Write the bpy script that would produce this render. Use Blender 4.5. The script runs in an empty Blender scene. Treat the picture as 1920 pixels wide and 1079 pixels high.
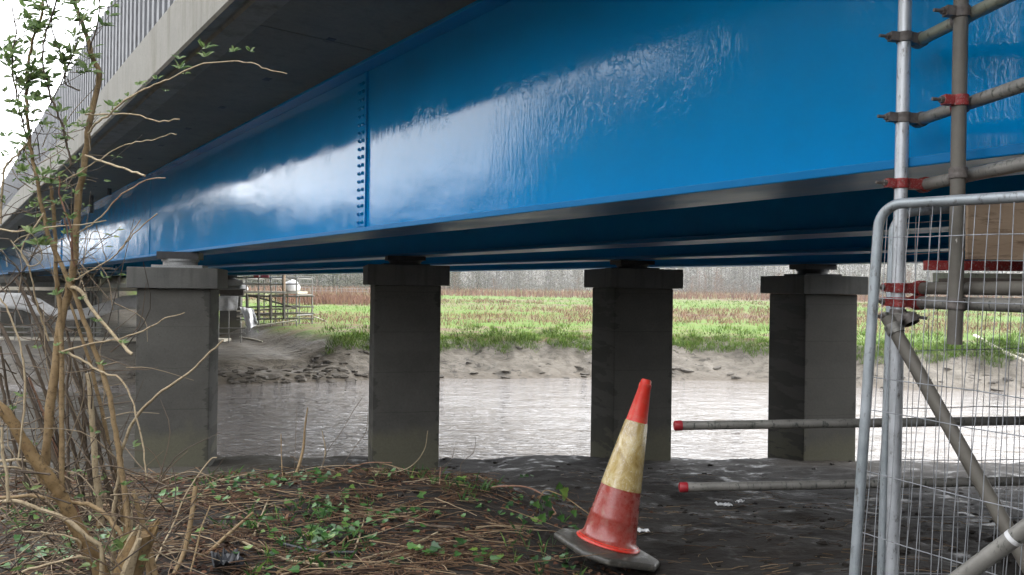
import bpy, bmesh, math, random
from mathutils import Vector, Matrix, noise
R = math.radians
sc = bpy.context.scene
C = sc.collection
random.seed(11)

# ------------------------------------------------------------------ camera, sky, sun, exposure
F, CX, CY, HOR = 1400.0, 960.0, 539.5, 542.0
ROLL = R(0.8)
cam_d = bpy.data.cameras.new('camera')
cam_d.sensor_width = 36.0
cam_d.lens = 36.0 * F / 1920.0
cam_d.clip_start = 0.05
cam_d.clip_end = 3000
cam = bpy.data.objects.new('camera', cam_d)
C.objects.link(cam)
cam.matrix_world = Matrix.Rotation(R(90) + math.atan((HOR - CY) / F), 4, 'X') @ Matrix.Rotation(ROLL, 4, 'Z')
sc.camera = cam

SUN_EL, SUN_AZ = R(48), R(78)          # azimuth measured clockwise from +Y
w = bpy.data.worlds.new('World')
sc.world = w
w.use_nodes = True
nt = w.node_tree
bg = nt.nodes['Background']
sky = nt.nodes.new('ShaderNodeTexSky')
sky.sky_type = 'NISHITA'
sky.sun_disc = False
sky.sun_elevation = SUN_EL
sky.sun_rotation = SUN_AZ
sky.dust_density = 1.5
sky.air_density = 1.2
hs = nt.nodes.new('ShaderNodeHueSaturation')
hs.inputs['Saturation'].default_value = 0.16
nt.links.new(sky.outputs[0], hs.inputs['Color'])
cl = nt.nodes.new('ShaderNodeMix')                       # a closed cloud layer evens the sky out
cl.data_type = 'RGBA'
cl.inputs[0].default_value = 0.75
cl.inputs[7].default_value = (5.8, 5.9, 6.15, 1)
nt.links.new(hs.outputs[0], cl.inputs[6])
nt.links.new(cl.outputs[2], bg.inputs[0])
bg.inputs[1].default_value = 0.15
sun_d = bpy.data.lights.new('sun', 'SUN')
sun_d.energy = 0.5
sun_d.angle = R(30)
sun_d.color = (1.0, 0.96, 0.9)
sun = bpy.data.objects.new('sun', sun_d)
C.objects.link(sun)
sd = Vector((math.sin(SUN_AZ) * math.cos(SUN_EL), math.cos(SUN_AZ) * math.cos(SUN_EL), math.sin(SUN_EL)))
sun.rotation_euler = sd.to_track_quat('Z', 'Y').to_euler()
sc.view_settings.view_transform = 'Standard'
sc.view_settings.look = 'None'
sc.view_settings.exposure = 2.4
sc.view_settings.gamma = 1.0
sc.cycles.max_bounces = 8
sc.cycles.use_denoising = True

# ------------------------------------------------------------------ helpers
def ray(px, py):
    dx, dy = px - CX, py - CY
    c, s = math.cos(ROLL), math.sin(ROLL)
    return (c * dx + s * dy) / F, -((-s * dx + c * dy) - (HOR - CY)) / F

def at(px, py, Y):
    r, e = ray(px, py)
    return Vector((r * Y, Y, e * Y))

def lerp(a, b, t): return a + (b - a) * t
def sstep(a, b, x):
    t = max(0.0, min(1.0, (x - a) / (b - a)))
    return t * t * (3 - 2 * t)
def interp(x, xs, ys):
    if x <= xs[0]: return ys[0]
    for i in range(1, len(xs)):
        if x <= xs[i]:
            return lerp(ys[i - 1], ys[i], (x - xs[i - 1]) / (xs[i] - xs[i - 1]))
    return ys[-1]
def fr(x, y, z=0.0, o=4): return noise.fractal(Vector((x, y, z)), 1.0, 2.0, o)

def tag(o, label=None, cat=None, group=None, kind=None):
    if label: o['label'] = label
    if cat: o['category'] = cat
    if group: o['group'] = group
    if kind: o['kind'] = kind
    return o

def thing(name, label, cat, loc=(0, 0, 0), rotz=0.0, group=None):
    o = bpy.data.objects.new(name, None)
    o.empty_display_size = 0.2
    C.objects.link(o)
    o.location = loc
    o.rotation_euler = (0, 0, rotz)
    return tag(o, label, cat, group)

def catmull(pts, sub=4):
    pts = [Vector(p) for p in pts]
    if len(pts) < 3: return pts
    P = [pts[0] * 2 - pts[1]] + pts + [pts[-1] * 2 - pts[-2]]
    out = []
    for i in range(1, len(P) - 2):
        for k in range(sub):
            t = k / sub
            a, b, c, d = P[i - 1], P[i], P[i + 1], P[i + 2]
            out.append(0.5 * ((2 * b) + (c - a) * t + (2 * a - 5 * b + 4 * c - d) * t * t + (3 * b - a - 3 * c + d) * t ** 3))
    out.append(pts[-1])
    return out

class MB:
    def __init__(s): s.v = []; s.f = []
    def add(s, vs, fs):
        n = len(s.v)
        s.v.extend(vs)
        s.f.extend([tuple(i + n for i in f) for f in fs])
        return s
    def box(s, x0, x1, y0, y1, z0, z1, M=None):
        vs = [Vector((x, y, z)) for z in (z0, z1) for y in (y0, y1) for x in (x0, x1)]
        if M: vs = [M @ v for v in vs]
        return s.add(vs, [(0, 2, 3, 1), (4, 5, 7, 6), (0, 1, 5, 4), (2, 6, 7, 3), (0, 4, 6, 2), (1, 3, 7, 5)])
    def tube(s, pts, rad, n=8, cap=True, wob=0.0):
        pts = [Vector(p) for p in pts]
        m = len(pts)
        if isinstance(rad, (int, float)): rad = [rad] * m
        elif len(rad) != m:
            a, b = rad[0], rad[-1]
            rad = [lerp(a, b, i / (m - 1)) for i in range(m)]
        base = len(s.v)
        T = (pts[1] - pts[0]).normalized()
        up = Vector((0, 0, 1)) if abs(T.z) < 0.9 else Vector((1, 0, 0))
        N = T.cross(up).normalized()
        for i, p in enumerate(pts):
            if i: 
                T2 = (pts[min(i + 1, m - 1)] - pts[i - 1])
                if T2.length > 1e-9:
                    T2.normalize()
                    N = (N - T2 * N.dot(T2))
                    N = N.normalized() if N.length > 1e-6 else T2.orthogonal().normalized()
                    T = T2
            B = T.cross(N)
            for k in range(n):
                a = 2 * math.pi * k / n
                q = rad[i] * (1 + (random.uniform(-wob, wob) if wob else 0))
                s.v.append(p + N * (math.cos(a) * q) + B * (math.sin(a) * q))
        for i in range(m - 1):
            for k in range(n):
                a = base + i * n + k; b = base + i * n + (k + 1) % n
                s.f.append((a, b, b + n, a + n))
        if cap:
            s.f.append(tuple(base + k for k in reversed(range(n))))
            s.f.append(tuple(base + (m - 1) * n + k for k in range(n)))
        return s
    def lathe(s, prof, n=24, M=None, cap=True):
        base = len(s.v)
        for r, z in prof:
            for k in range(n):
                a = 2 * math.pi * k / n
                v = Vector((r * math.cos(a), r * math.sin(a), z))
                s.v.append(M @ v if M else v)
        for i in range(len(prof) - 1):
            for k in range(n):
                a = base + i * n + k; b = base + i * n + (k + 1) % n
                s.f.append((a, b, b + n, a + n))
        if cap:
            s.f.append(tuple(base + k for k in reversed(range(n))))
            s.f.append(tuple(base + (len(prof) - 1) * n + k for k in range(n)))
        return s
    def build(s, name, mat, parent=None, smooth=0, bevel=0.0, solid=0.0):
        me = bpy.data.meshes.new(name)
        me.from_pydata([tuple(v) for v in s.v], [], s.f)
        if mat: me.materials.append(mat)
        if smooth:
            me.polygons.foreach_set('use_smooth', [True] * len(me.polygons))
            if smooth < 180: me.set_sharp_from_angle(angle=R(smooth))
        me.update()
        o = bpy.data.objects.new(name, me)
        C.objects.link(o)
        if parent: o.parent = parent
        if solid:
            m = o.modifiers.new('solid', 'SOLIDIFY'); m.thickness = solid; m.offset = 0
        if bevel:
            m = o.modifiers.new('bevel', 'BEVEL'); m.width = bevel; m.segments = 2; m.limit_method = 'ANGLE'
        return o

# ------------------------------------------------------------------ materials
class NT:
    def __init__(s, name):
        s.m = bpy.data.materials.new(name); s.m.use_nodes = True
        s.t = s.m.node_tree; s.b = s.t.nodes['Principled BSDF']
    def n(s, typ, ins=None, **kw):
        nd = s.t.nodes.new('ShaderNode' + typ)
        for k, v in kw.items(): setattr(nd, k, v)
        for k, v in (ins or {}).items():
            if isinstance(v, bpy.types.NodeSocket): s.t.links.new(v, nd.inputs[k])
            else: nd.inputs[k].default_value = v
        return nd
    def link(s, a, b): s.t.links.new(a, b)
    def coord(s, scale=(1, 1, 1), src='Object'):
        tc = s.n('TexCoord')
        return s.n('Mapping', {'Vector': tc.outputs[src], 'Scale': scale}).outputs[0]
    def noise(s, vec, scale, detail=5, rough=0.6, dist=0.0):
        return s.n('TexNoise', {'Vector': vec, 'Scale': scale, 'Detail': detail, 'Roughness': rough, 'Distortion': dist}).outputs[0]
    def ramp(s, fac, stops):
        nd = s.n('ValToRGB', {'Fac': fac})
        cr = nd.color_ramp
        while len(cr.elements) < len(stops): cr.elements.new(0.5)
        for e, (p, c) in zip(cr.elements, stops):
            e.position = p; e.color = (c, c, c, 1) if isinstance(c, (int, float)) else (*c, 1)
        return nd.outputs[0]
    def mix(s, fac, a, b, typ='MIX'):
        nd = s.n('Mix', data_type='RGBA', blend_type=typ)
        for i, v in ((0, fac), (6, a), (7, b)):
            if isinstance(v, bpy.types.NodeSocket): s.link(v, nd.inputs[i])
            else: nd.inputs[i].default_value = v if i == 0 else (*v, 1)
        return nd.outputs[2]
    def math(s, op, a, b=0.0):
        nd = s.n('Math', operation=op)
        for i, v in ((0, a), (1, b)):
            if isinstance(v, bpy.types.NodeSocket): s.link(v, nd.inputs[i])
            else: nd.inputs[i].default_value = v
        return nd.outputs[0]
    def bump(s, h, strength=0.3, dist=0.02, prev=None):
        i = {'Height': h, 'Strength': strength, 'Distance': dist}
        if prev: i['Normal'] = prev
        return s.n('Bump', i).outputs[0]
    def out(s, color=None, rough=None, normal=None, **kw):
        for k, v in (('Base Color', color), ('Roughness', rough), ('Normal', normal)):
            if v is None: continue
            if isinstance(v, bpy.types.NodeSocket): s.link(v, s.b.inputs[k])
            else: s.b.inputs[k].default_value = (*v, 1) if isinstance(v, tuple) else v
        for k, v in kw.items():
            s.b.inputs[k].default_value = v
        return s.m

def rough_mat(name, c1, c2, scale=6, rough=(0.7, 0.9), bump=0.3, bdist=0.01, c3=None, spec=0.4, src='Object', stretch=(1, 1, 1), metallic=0.0):
    t = NT(name)
    v = t.coord(stretch, src)
    a = t.noise(v, scale, 6, 0.65)
    b = t.noise(v, scale * 5.3, 5, 0.7)
    col = t.ramp(a, [(0.3, c1), (0.7, c2)])
    if c3: col = t.mix(t.ramp(b, [(0.52, 0.0), (0.68, 1.0)]), col, c3)
    rg = t.ramp(b, [(0.3, rough[0]), (0.7, rough[1])])
    h = t.math('ADD', a, b)
    return t.out(col, rg, t.bump(h, bump, bdist), **{'Specular IOR Level': spec, 'Metallic': metallic})

def island_mat(name, stops, rough=0.7, spec=0.3, tint=0.25, scale=9, trans=0.0):
    """one colour per leaf, stem or blade, with a little mottling"""
    t = NT(name)
    g = t.n('NewGeometry').outputs['Random Per Island']
    col = t.ramp(g, stops)
    nz = t.noise(t.coord(), scale, 4)
    col = t.mix(tint, col, t.ramp(nz, [(0.3, 0.25), (0.7, 1.0)]), 'MULTIPLY')
    m = t.out(col, rough, None, **{'Specular IOR Level': spec})
    if trans:
        tr = t.n('BsdfTranslucent', {'Color': col})
        mx = t.n('MixShader', {0: trans, 1: t.b.outputs[0], 2: tr.outputs[0]})
        t.link(mx.outputs[0], t.t.nodes['Material Output'].inputs[0])
    return m

def paint_mat():
    t = NT('blue gloss bridge paint')
    v = t.coord((1, 1, 1))
    low = t.noise(v, 0.9, 3)
    col = t.ramp(low, [(0.3, (0.0, 0.215, 0.50)), (0.7, (0.0, 0.25, 0.58))])
    st = t.noise(t.coord((3, 13, 1.9)), 1.6, 3, 0.6, 1.0)       # brush drags running down the web
    sq = t.noise(t.coord((3, 3.2, 1.6)), 2.2, 3, 0.55, 3.2)     # curls and sags in the wet coat
    patch = t.ramp(t.noise(v, 1.1, 2), [(0.42, 0.0), (0.62, 1.0)])
    lowb = t.noise(t.coord((1, 0.5, 1.0)), 1.0, 2, 0.5)
    n1 = t.bump(lowb, 0.05, 0.25)
    n2 = t.bump(t.math('MULTIPLY', st, t.ramp(t.noise(v, 0.8, 3), [(0.42, 0.25), (0.66, 1.0)])), 0.10, 0.014, n1)
    n3 = t.bump(t.math('MULTIPLY', t.ramp(sq, [(0.44, 0.0), (0.5, 1.0), (0.56, 0.0)]), patch), 0.05, 0.012, n2)
    rg = t.ramp(t.noise(t.coord((1, 3, 0.6)), 2.0, 4), [(0.3, 0.035), (0.7, 0.10)])
    return t.out(col, rg, n3, **{'Specular IOR Level': 0.52})

def concrete_mat(name, c1, c2, dark, stain=0.5, stretch=(1, 1, 1), streak=(5, 5, 0.35)):
    t = NT(name)
    v = t.coord(stretch)
    a = t.noise(v, 1.7, 6, 0.65)
    fine = t.noise(v, 38, 4, 0.7)
    sk = t.noise(t.coord(streak), 1.3, 5, 0.65)
    col = t.ramp(a, [(0.3, c1), (0.7, c2)])
    col = t.mix(t.math('MULTIPLY', t.ramp(sk, [(0.5, 0.0), (0.75, 1.0)]), stain), col, dark)
    col = t.mix(0.25, col, t.ramp(fine, [(0.35, 0.5), (0.65, 1.0)]), 'MULTIPLY')
    return t.out(col, t.ramp(a, [(0.3, 0.7), (0.7, 0.9)]), t.bump(t.math('ADD', fine, t.math('MULTIPLY', a, 2.0)), 0.25, 0.006), **{'Specular IOR Level': 0.3})

def pier_mat():
    t = NT('weathered pier concrete')
    oi = t.n('ObjectInfo').outputs['Location']
    def cc(sc):
        va = t.n('VectorMath', {0: t.n('TexCoord').outputs['Object'], 1: t.n('VectorMath', {0: oi, 1: (3.7, 1.9, 0.13)}, operation='MULTIPLY').outputs[0]}, operation='ADD').outputs[0]
        return t.n('Mapping', {'Vector': va, 'Scale': sc}).outputs[0]
    v = cc((1, 1, 1))
    a = t.noise(v, 1.9, 6, 0.65)
    fine = t.noise(v, 30, 4, 0.7)
    col = t.ramp(a, [(0.3, (0.064, 0.061, 0.053)), (0.7, (0.100, 0.096, 0.084))])
    sep = t.n('SeparateXYZ', {0: t.n('TexCoord').outputs['Object']})
    # pour joints: thin level lines, and silt left by the tide on the foot
    jn = t.math('ADD', sep.outputs[2], t.math('MULTIPLY', t.noise(v, 5, 3), 0.035))
    j = t.math('ABSOLUTE', t.math('SUBTRACT', t.math('FRACT', t.math('MULTIPLY', jn, 1.62)), 0.5))
    col = t.mix(t.ramp(j, [(0.0, 0.75), (0.014, 0.0)]), col, (0.04, 0.04, 0.033))
    hb_ = t.noise(cc((0.35, 0.35, 2.2)), 1.1, 4, 0.6)
    col = t.mix(t.ramp(hb_, [(0.46, 0.0), (0.60, 0.3)]), col, (0.112, 0.109, 0.095))
    pit = t.n('TexVoronoi', {'Vector': v, 'Scale': 17.0}).outputs[0]
    col = t.mix(t.ramp(pit, [(0.07, 0.7), (0.11, 0.0)]), col, (0.03, 0.03, 0.026))
    tide = t.ramp(t.math('ADD', sep.outputs[2], t.math('MULTIPLY', t.noise(v, 2.3, 5), 0.7)), [(0.75, 0.75), (1.05, 0.0)])
    col = t.mix(tide, col, (0.12, 0.115, 0.075))
    # splash marks creeping in from the arris
    ex = t.math('SUBTRACT', 0.51, t.math('ABSOLUTE', sep.outputs[0]))
    sp = t.math('SUBTRACT', t.noise(cc((0.6, 0.6, 3.4)), 1.5, 4, 0.6), t.math('MULTIPLY', ex, 1.5))
    col = t.mix(t.ramp(sp, [(0.49, 0.0), (0.52, 0.7)]), col, (0.045, 0.043, 0.037))
    col = t.mix(0.3, col, t.ramp(fine, [(0.35, 0.5), (0.65, 1.0)]), 'MULTIPLY')
    return t.out(col, t.ramp(a, [(0.3, 0.65), (0.7, 0.9)]), t.bump(t.math('ADD', fine, t.math('MULTIPLY', a, 2.0)), 0.3, 0.006), **{'Specular IOR Level': 0.3})

def galv_mat(name, c1, c2, spots, rough=(0.35, 0.6), metal=0.55, cov=(0.56, 0.7)):
    t = NT(name)
    v = t.coord()
    a = t.noise(v, 9, 5, 0.7)
    b = t.noise(t.coord((1, 1, 0.35)), 55, 4, 0.7)
    col = t.ramp(a, [(0.3, c1), (0.7, c2)])
    col = t.mix(t.ramp(b, [(cov[0], 0.0), (cov[1], 1.0)]), col, spots)
    return t.out(col, t.ramp(a, [(0.3, rough[0]), (0.7, rough[1])]), t.bump(b, 0.15, 0.002), Metallic=metal)

M = {}
M['blue'] = paint_mat()
t = NT('dulled blue flange paint')
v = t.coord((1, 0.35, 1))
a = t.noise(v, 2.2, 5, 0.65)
M['blue_dull'] = t.out(t.ramp(a, [(0.35, (0.0, 0.13, 0.33)), (0.7, (0.01, 0.17, 0.40))]), t.ramp(a, [(0.35, 0.30), (0.65, 0.50)]), t.bump(a, 0.06, 0.02), **{'Specular IOR Level': 0.16})  # same paint as the webs, darkened and dulled to tone down reflections
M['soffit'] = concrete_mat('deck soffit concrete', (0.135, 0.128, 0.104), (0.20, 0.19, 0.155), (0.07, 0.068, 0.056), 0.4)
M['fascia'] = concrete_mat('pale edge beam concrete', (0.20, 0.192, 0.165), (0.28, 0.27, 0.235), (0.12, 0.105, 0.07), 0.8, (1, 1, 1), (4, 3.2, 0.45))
M['pier'] = pier_mat()
M['cap'] = concrete_mat('pier cap concrete', (0.085, 0.084, 0.078), (0.13, 0.127, 0.115), (0.035, 0.035, 0.03), 0.6)
M['parapet'] = rough_mat('grey profiled steel sheet', (0.075, 0.078, 0.085), (0.105, 0.108, 0.115), 4, (0.45, 0.6), 0.08, 0.002, (0.05, 0.05, 0.05), 0.4, stretch=(1, 1, 0.3))
M['dark_steel'] = rough_mat('dark steel', (0.02, 0.02, 0.022), (0.045, 0.043, 0.042), 12, (0.45, 0.7), 0.2, 0.003)
M['bearing'] = rough_mat('pale bearing steel', (0.24, 0.245, 0.24), (0.34, 0.34, 0.325), 12, (0.45, 0.6), 0.1, 0.002, (0.16, 0.15, 0.14))
M['galv'] = galv_mat('bright galvanised tube', (0.42, 0.44, 0.46), (0.60, 0.62, 0.64), (0.16, 0.15, 0.14))
M['galv_fence'] = galv_mat('dull galvanised fence tube', (0.26, 0.295, 0.31), (0.40, 0.43, 0.45), (0.15, 0.15, 0.14), (0.4, 0.6), 0.5)
M['tube'] = galv_mat('weathered scaffold tube', (0.17, 0.162, 0.145), (0.26, 0.25, 0.225), (0.055, 0.062, 0.05), (0.4, 0.65), 0.3, (0.55, 0.66))
M['tube_old'] = galv_mat('old muddy scaffold tube', (0.095, 0.085, 0.07), (0.15, 0.138, 0.115), (0.45, 0.43, 0.39), (0.5, 0.75), 0.15, (0.70, 0.74))
M['tube_green'] = galv_mat('green stained scaffold tube', (0.17, 0.20, 0.14), (0.27, 0.265, 0.22), (0.08, 0.075, 0.06), (0.45, 0.65), 0.25)
M['wire'] = galv_mat('galvanised mesh wire', (0.22, 0.23, 0.24), (0.38, 0.39, 0.41), (0.12, 0.10, 0.09), (0.4, 0.6), 0.4)
M['red'] = rough_mat('chipped red paint', (0.17, 0.012, 0.012), (0.30, 0.028, 0.026), 26, (0.4, 0.65), 0.3, 0.002, (0.26, 0.20, 0.18))
M['redcap'] = rough_mat('red plastic cap', (0.22, 0.010, 0.016), (0.33, 0.022, 0.03), 14, (0.4, 0.55), 0.05, 0.001)
M['bolt'] = rough_mat('rusty bolt steel', (0.055, 0.045, 0.04), (0.16, 0.14, 0.125), 40, (0.4, 0.7), 0.2, 0.001)
M['ply'] = rough_mat('weathered plywood', (0.25, 0.175, 0.115), (0.36, 0.265, 0.18), 3, (0.6, 0.8), 0.12, 0.003, (0.15, 0.10, 0.065), stretch=(0.6, 0.6, 3.0))
M['timber'] = rough_mat('dark timber', (0.035, 0.028, 0.022), (0.075, 0.06, 0.048), 6, (0.6, 0.85), 0.2, 0.004)
M['pale_timber'] = rough_mat('pale scaffold board', (0.42, 0.38, 0.30), (0.58, 0.54, 0.45), 3, (0.7, 0.85), 0.1, 0.003)
M['sheet'] = rough_mat('pale dust sheet', (0.50, 0.50, 0.50), (0.66, 0.66, 0.66), 2, (0.6, 0.8), 0.2, 0.02, (0.40, 0.39, 0.37))
M['white'] = rough_mat('dirty white sacking', (0.66, 0.66, 0.68), (0.82, 0.82, 0.83), 5, (0.6, 0.8), 0.2, 0.01)
M['rubber'] = rough_mat('muddy black rubber', (0.030, 0.028, 0.024), (0.065, 0.06, 0.05), 7, (0.25, 0.6), 0.2, 0.004, (0.12, 0.11, 0.09), 0.5)
M['cone_red'] = rough_mat('bright cone plastic', (0.50, 0.022, 0.012), (0.62, 0.04, 0.022), 5, (0.3, 0.45), 0.03, 0.001, (0.55, 0.10, 0.06), 0.5)
M['cone_low'] = rough_mat('grimy cone plastic', (0.22, 0.03, 0.022), (0.33, 0.06, 0.045), 4.5, (0.18, 0.4), 0.05, 0.002, (0.30, 0.13, 0.10), 0.6)
t = NT('dirty reflective sleeve')
v = t.coord()
a = t.noise(t.coord((1.2, 1.2, 0.8)), 7, 5, 0.65, 1.2)
sepz = t.n('SeparateXYZ', {0: t.n('TexCoord').outputs['Object']}).outputs[2]
sl = t.ramp(a, [(0.36, (0.28, 0.19, 0.06)), (0.52, (0.44, 0.33, 0.13)), (0.66, (0.58, 0.50, 0.30))])
sl = t.mix(t.ramp(t.math('ADD', sepz, t.math('MULTIPLY', a, 0.12)), [(0.76, 0.0), (0.83, 0.8)]), sl, (0.66, 0.62, 0.50))
scr = t.noise(t.coord((3, 3, 1.2)), 9, 3, 0.5, 2.0)
sl = t.mix(t.ramp(scr, [(0.485, 0.0), (0.5, 0.5), (0.515, 0.0)]), sl, (0.75, 0.72, 0.66))
M['cone_sleeve'] = t.out(sl, 0.22, t.bump(scr, 0.08, 0.003), **{'Specular IOR Level': 0.7})
M['black_plastic'] = rough_mat('black plastic', (0.012, 0.013, 0.016), (0.03, 0.032, 0.036), 10, (0.25, 0.45), 0.3, 0.004)
M['paper'] = rough_mat('white paper', (0.72, 0.72, 0.72), (0.82, 0.82, 0.82), 10, (0.6, 0.8), 0.1, 0.004)

def bark(name, c1, c2, c3):
    return rough_mat(name, c1, c2, 14, (0.6, 0.8), 0.35, 0.004, c3, 0.3)
M['bark'] = bark('straw brown bark', (0.19, 0.125, 0.06), (0.30, 0.215, 0.115), (0.11, 0.075, 0.042))
M['bark_pale'] = bark('pale dry stem', (0.28, 0.215, 0.13), (0.42, 0.34, 0.22), (0.18, 0.13, 0.08))
M['bark_dark'] = bark('dark wet bark', (0.075, 0.055, 0.04), (0.13, 0.10, 0.07), (0.05, 0.04, 0.03))
M['bark_red'] = bark('reddish stem', (0.22, 0.115, 0.075), (0.32, 0.18, 0.12), (0.15, 0.08, 0.055))
M['trunk'] = bark('ochre peeling bark', (0.145, 0.09, 0.04), (0.26, 0.175, 0.08), (0.07, 0.048, 0.03))
M['leaf'] = island_mat('young elder leaf', [(0.0, (0.08, 0.14, 0.045)), (0.5, (0.15, 0.235, 0.075)), (1.0, (0.27, 0.34, 0.14))], 0.45, 0.5, 0.2, 30, 0.4)
M['ivy'] = island_mat('ivy leaf', [(0.0, (0.022, 0.065, 0.018)), (0.5, (0.045, 0.125, 0.025)), (0.85, (0.085, 0.19, 0.045)), (1.0, (0.17, 0.25, 0.04))], 0.4, 0.5, 0.25, 30, 0.15)
M['stems'] = island_mat('dead bracken and bramble', [(0.0, (0.04, 0.023, 0.016)), (0.4, (0.105, 0.062, 0.037)), (0.7, (0.19, 0.122, 0.07)), (0.9, (0.33, 0.235, 0.14)), (1.0, (0.48, 0.38, 0.25))], 0.75, 0.25, 0.4, 20)
M['litter'] = island_mat('fallen leaf', [(0.0, (0.025, 0.016, 0.012)), (0.5, (0.075, 0.036, 0.022)), (0.85, (0.14, 0.06, 0.032)), (1.0, (0.22, 0.13, 0.07))], 0.75, 0.25, 0.4, 30)
M['grass'] = island_mat('marsh grass', [(0.0, (0.05, 0.105, 0.010)), (0.5, (0.09, 0.165, 0.016)), (0.85, (0.13, 0.205, 0.025)), (1.0, (0.18, 0.20, 0.055))], 0.7, 0.2, 0.2, 2)
M['reed'] = island_mat('dead reed', [(0.0, (0.12, 0.062, 0.045)), (0.5, (0.185, 0.10, 0.07)), (1.0, (0.27, 0.165, 0.10))], 0.8, 0.1, 0.2, 2)
M['wood_far'] = island_mat('winter woodland', [(0.0, (0.05, 0.045, 0.038)), (0.4, (0.085, 0.075, 0.06)), (0.7, (0.085, 0.085, 0.052)), (1.0, (0.13, 0.105, 0.075))], 0.9, 0.05, 0.2, 0.5)

# ground
t = NT('dark wet mud')
v = t.coord()
a = t.noise(v, 1.1, 7, 0.7)
b = t.noise(v, 9, 6, 0.72)
c = t.noise(t.coord((0.5, 1.6, 1)), 14, 4, 0.7)
col = t.ramp(a, [(0.3, (0.011, 0.009, 0.007)), (0.55, (0.022, 0.018, 0.014)), (0.8, (0.042, 0.034, 0.026))])
col = t.mix(t.ramp(c, [(0.56, 0.0), (0.72, 0.6)]), col, (0.06, 0.048, 0.037))
geo = t.n('SeparateXYZ', {0: t.n('TexCoord').outputs['Object']})
silt = t.ramp(t.math('ADD', t.math('MULTIPLY', geo.outputs[0], -0.16), t.math('MULTIPLY', a, 0.45)), [(0.55, 0.0), (0.8, 0.8)])
col = t.mix(silt, col, (0.075, 0.066, 0.05))
rgh = t.ramp(t.noise(v, 3.2, 5, 0.65), [(0.36, 0.42), (0.46, 0.85)])
M['mud'] = t.out(col, rgh, t.bump(t.math('ADD', t.math('ADD', b, c), a), 0.45, 0.03), **{'Specular IOR Level': 0.3})

t = NT('tidal mud and marsh')
v = t.coord()
sep = t.n('SeparateXYZ', {0: v})
h = t.math('ADD', sep.outputs[2], t.math('MULTIPLY', t.noise(v, 0.9, 5, 0.7), 0.9))
wav = t.noise(t.coord((0.7, 1.3, 2.0)), 2.6, 6, 0.7, 0.8)
mudc = t.ramp(wav, [(0.33, (0.15, 0.125, 0.095)), (0.5, (0.30, 0.26, 0.205)), (0.72, (0.40, 0.355, 0.29))])
mudc = t.mix(t.ramp(sep.outputs[2], [(-3.62 + 4.0, 0.8), (-3.25 + 4.0, 0.0)]), mudc, (0.20, 0.165, 0.125))
sepd = t.n('SeparateXYZ', {0: t.n('TexCoord').outputs['Object']})
hz = t.math('ADD', sepd.outputs[2], 4.0)
pz = t.noise(t.coord((0.02, 0.05, 0)), 1.0, 5, 0.62)
pz2 = t.noise(t.coord((0.5, 0.9, 0)), 1.0, 5, 0.7)
gr = t.ramp(t.math('ADD', t.math('MULTIPLY', pz2, 0.45), t.math('MULTIPLY', pz, 0.55)), [(0.40, (0.055, 0.11, 0.010)), (0.49, (0.085, 0.14, 0.017)), (0.52, (0.11, 0.12, 0.034)), (0.55, (0.11, 0.07, 0.042)), (0.68, (0.085, 0.058, 0.042))])
grassmask = t.ramp(t.math('ADD', hz, t.math('MULTIPLY', t.noise(v, 0.7, 5, 0.7), 0.7)), [(2.0, 0.0), (2.12, 1.0)])
gm = t.n('MapRange', {'Value': t.math('ADD', hz, t.math('MULTIPLY', t.noise(v, 0.7, 5, 0.7), 0.8)), 'From Min': 2.08, 'From Max': 2.28})
wet = t.n('MapRange', {'Value': hz, 'From Min': 0.42, 'From Max': 0.8, 'To Min': 1.0, 'To Max': 0.0})
mudc2 = t.mix(t.math('MULTIPLY', wet.outputs[0], 0.75), t.ramp(wav, [(0.33, (0.075, 0.065, 0.05)), (0.5, (0.118, 0.103, 0.082)), (0.72, (0.165, 0.148, 0.12))]), (0.10, 0.083, 0.063))
un_ = t.math('ADD', t.math('MULTIPLY', sepd.outputs[0], 0.796), t.math('MULTIPLY', sepd.outputs[1], 0.605))
dry = t.n('MapRange', {'Value': t.math('ADD', un_, t.math('MULTIPLY', pz2, 2.0)), 'From Min': 12.7, 'From Max': 14.1})
gm2 = t.math('MULTIPLY', gm.outputs[0], dry.outputs[0])
ck1 = t.ramp(t.noise(t.coord((0.9, 0.8, 1.6)), 0.9, 2, 0.5, 2.6), [(0.478, 0.0), (0.49, 1.0), (0.502, 0.0)])
ck2 = t.ramp(t.noise(t.coord((1.0, 1.1, 2.2)), 1.5, 3, 0.5, 1.5), [(0.60, 0.0), (0.63, 0.9)])
ckm = t.math('MAXIMUM', t.math('MULTIPLY', ck1, t.ramp(t.noise(v, 0.6, 3), [(0.34, 0.1), (0.50, 1.0)])), t.math('MULTIPLY', ck2, t.ramp(t.noise(v, 0.35, 3), [(0.42, 0.1), (0.56, 0.9)])))
mudc2 = t.mix(ckm, mudc2, (0.022, 0.018, 0.013))
col = t.mix(gm2, mudc2, gr)
rr = t.mix(gm.outputs[0], (0.5, 0.5, 0.5), (0.9, 0.9, 0.9))
M['far'] = t.out(col, rr, t.bump(wav, 0.6, 0.12), **{'Specular IOR Level': 0.25})

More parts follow.
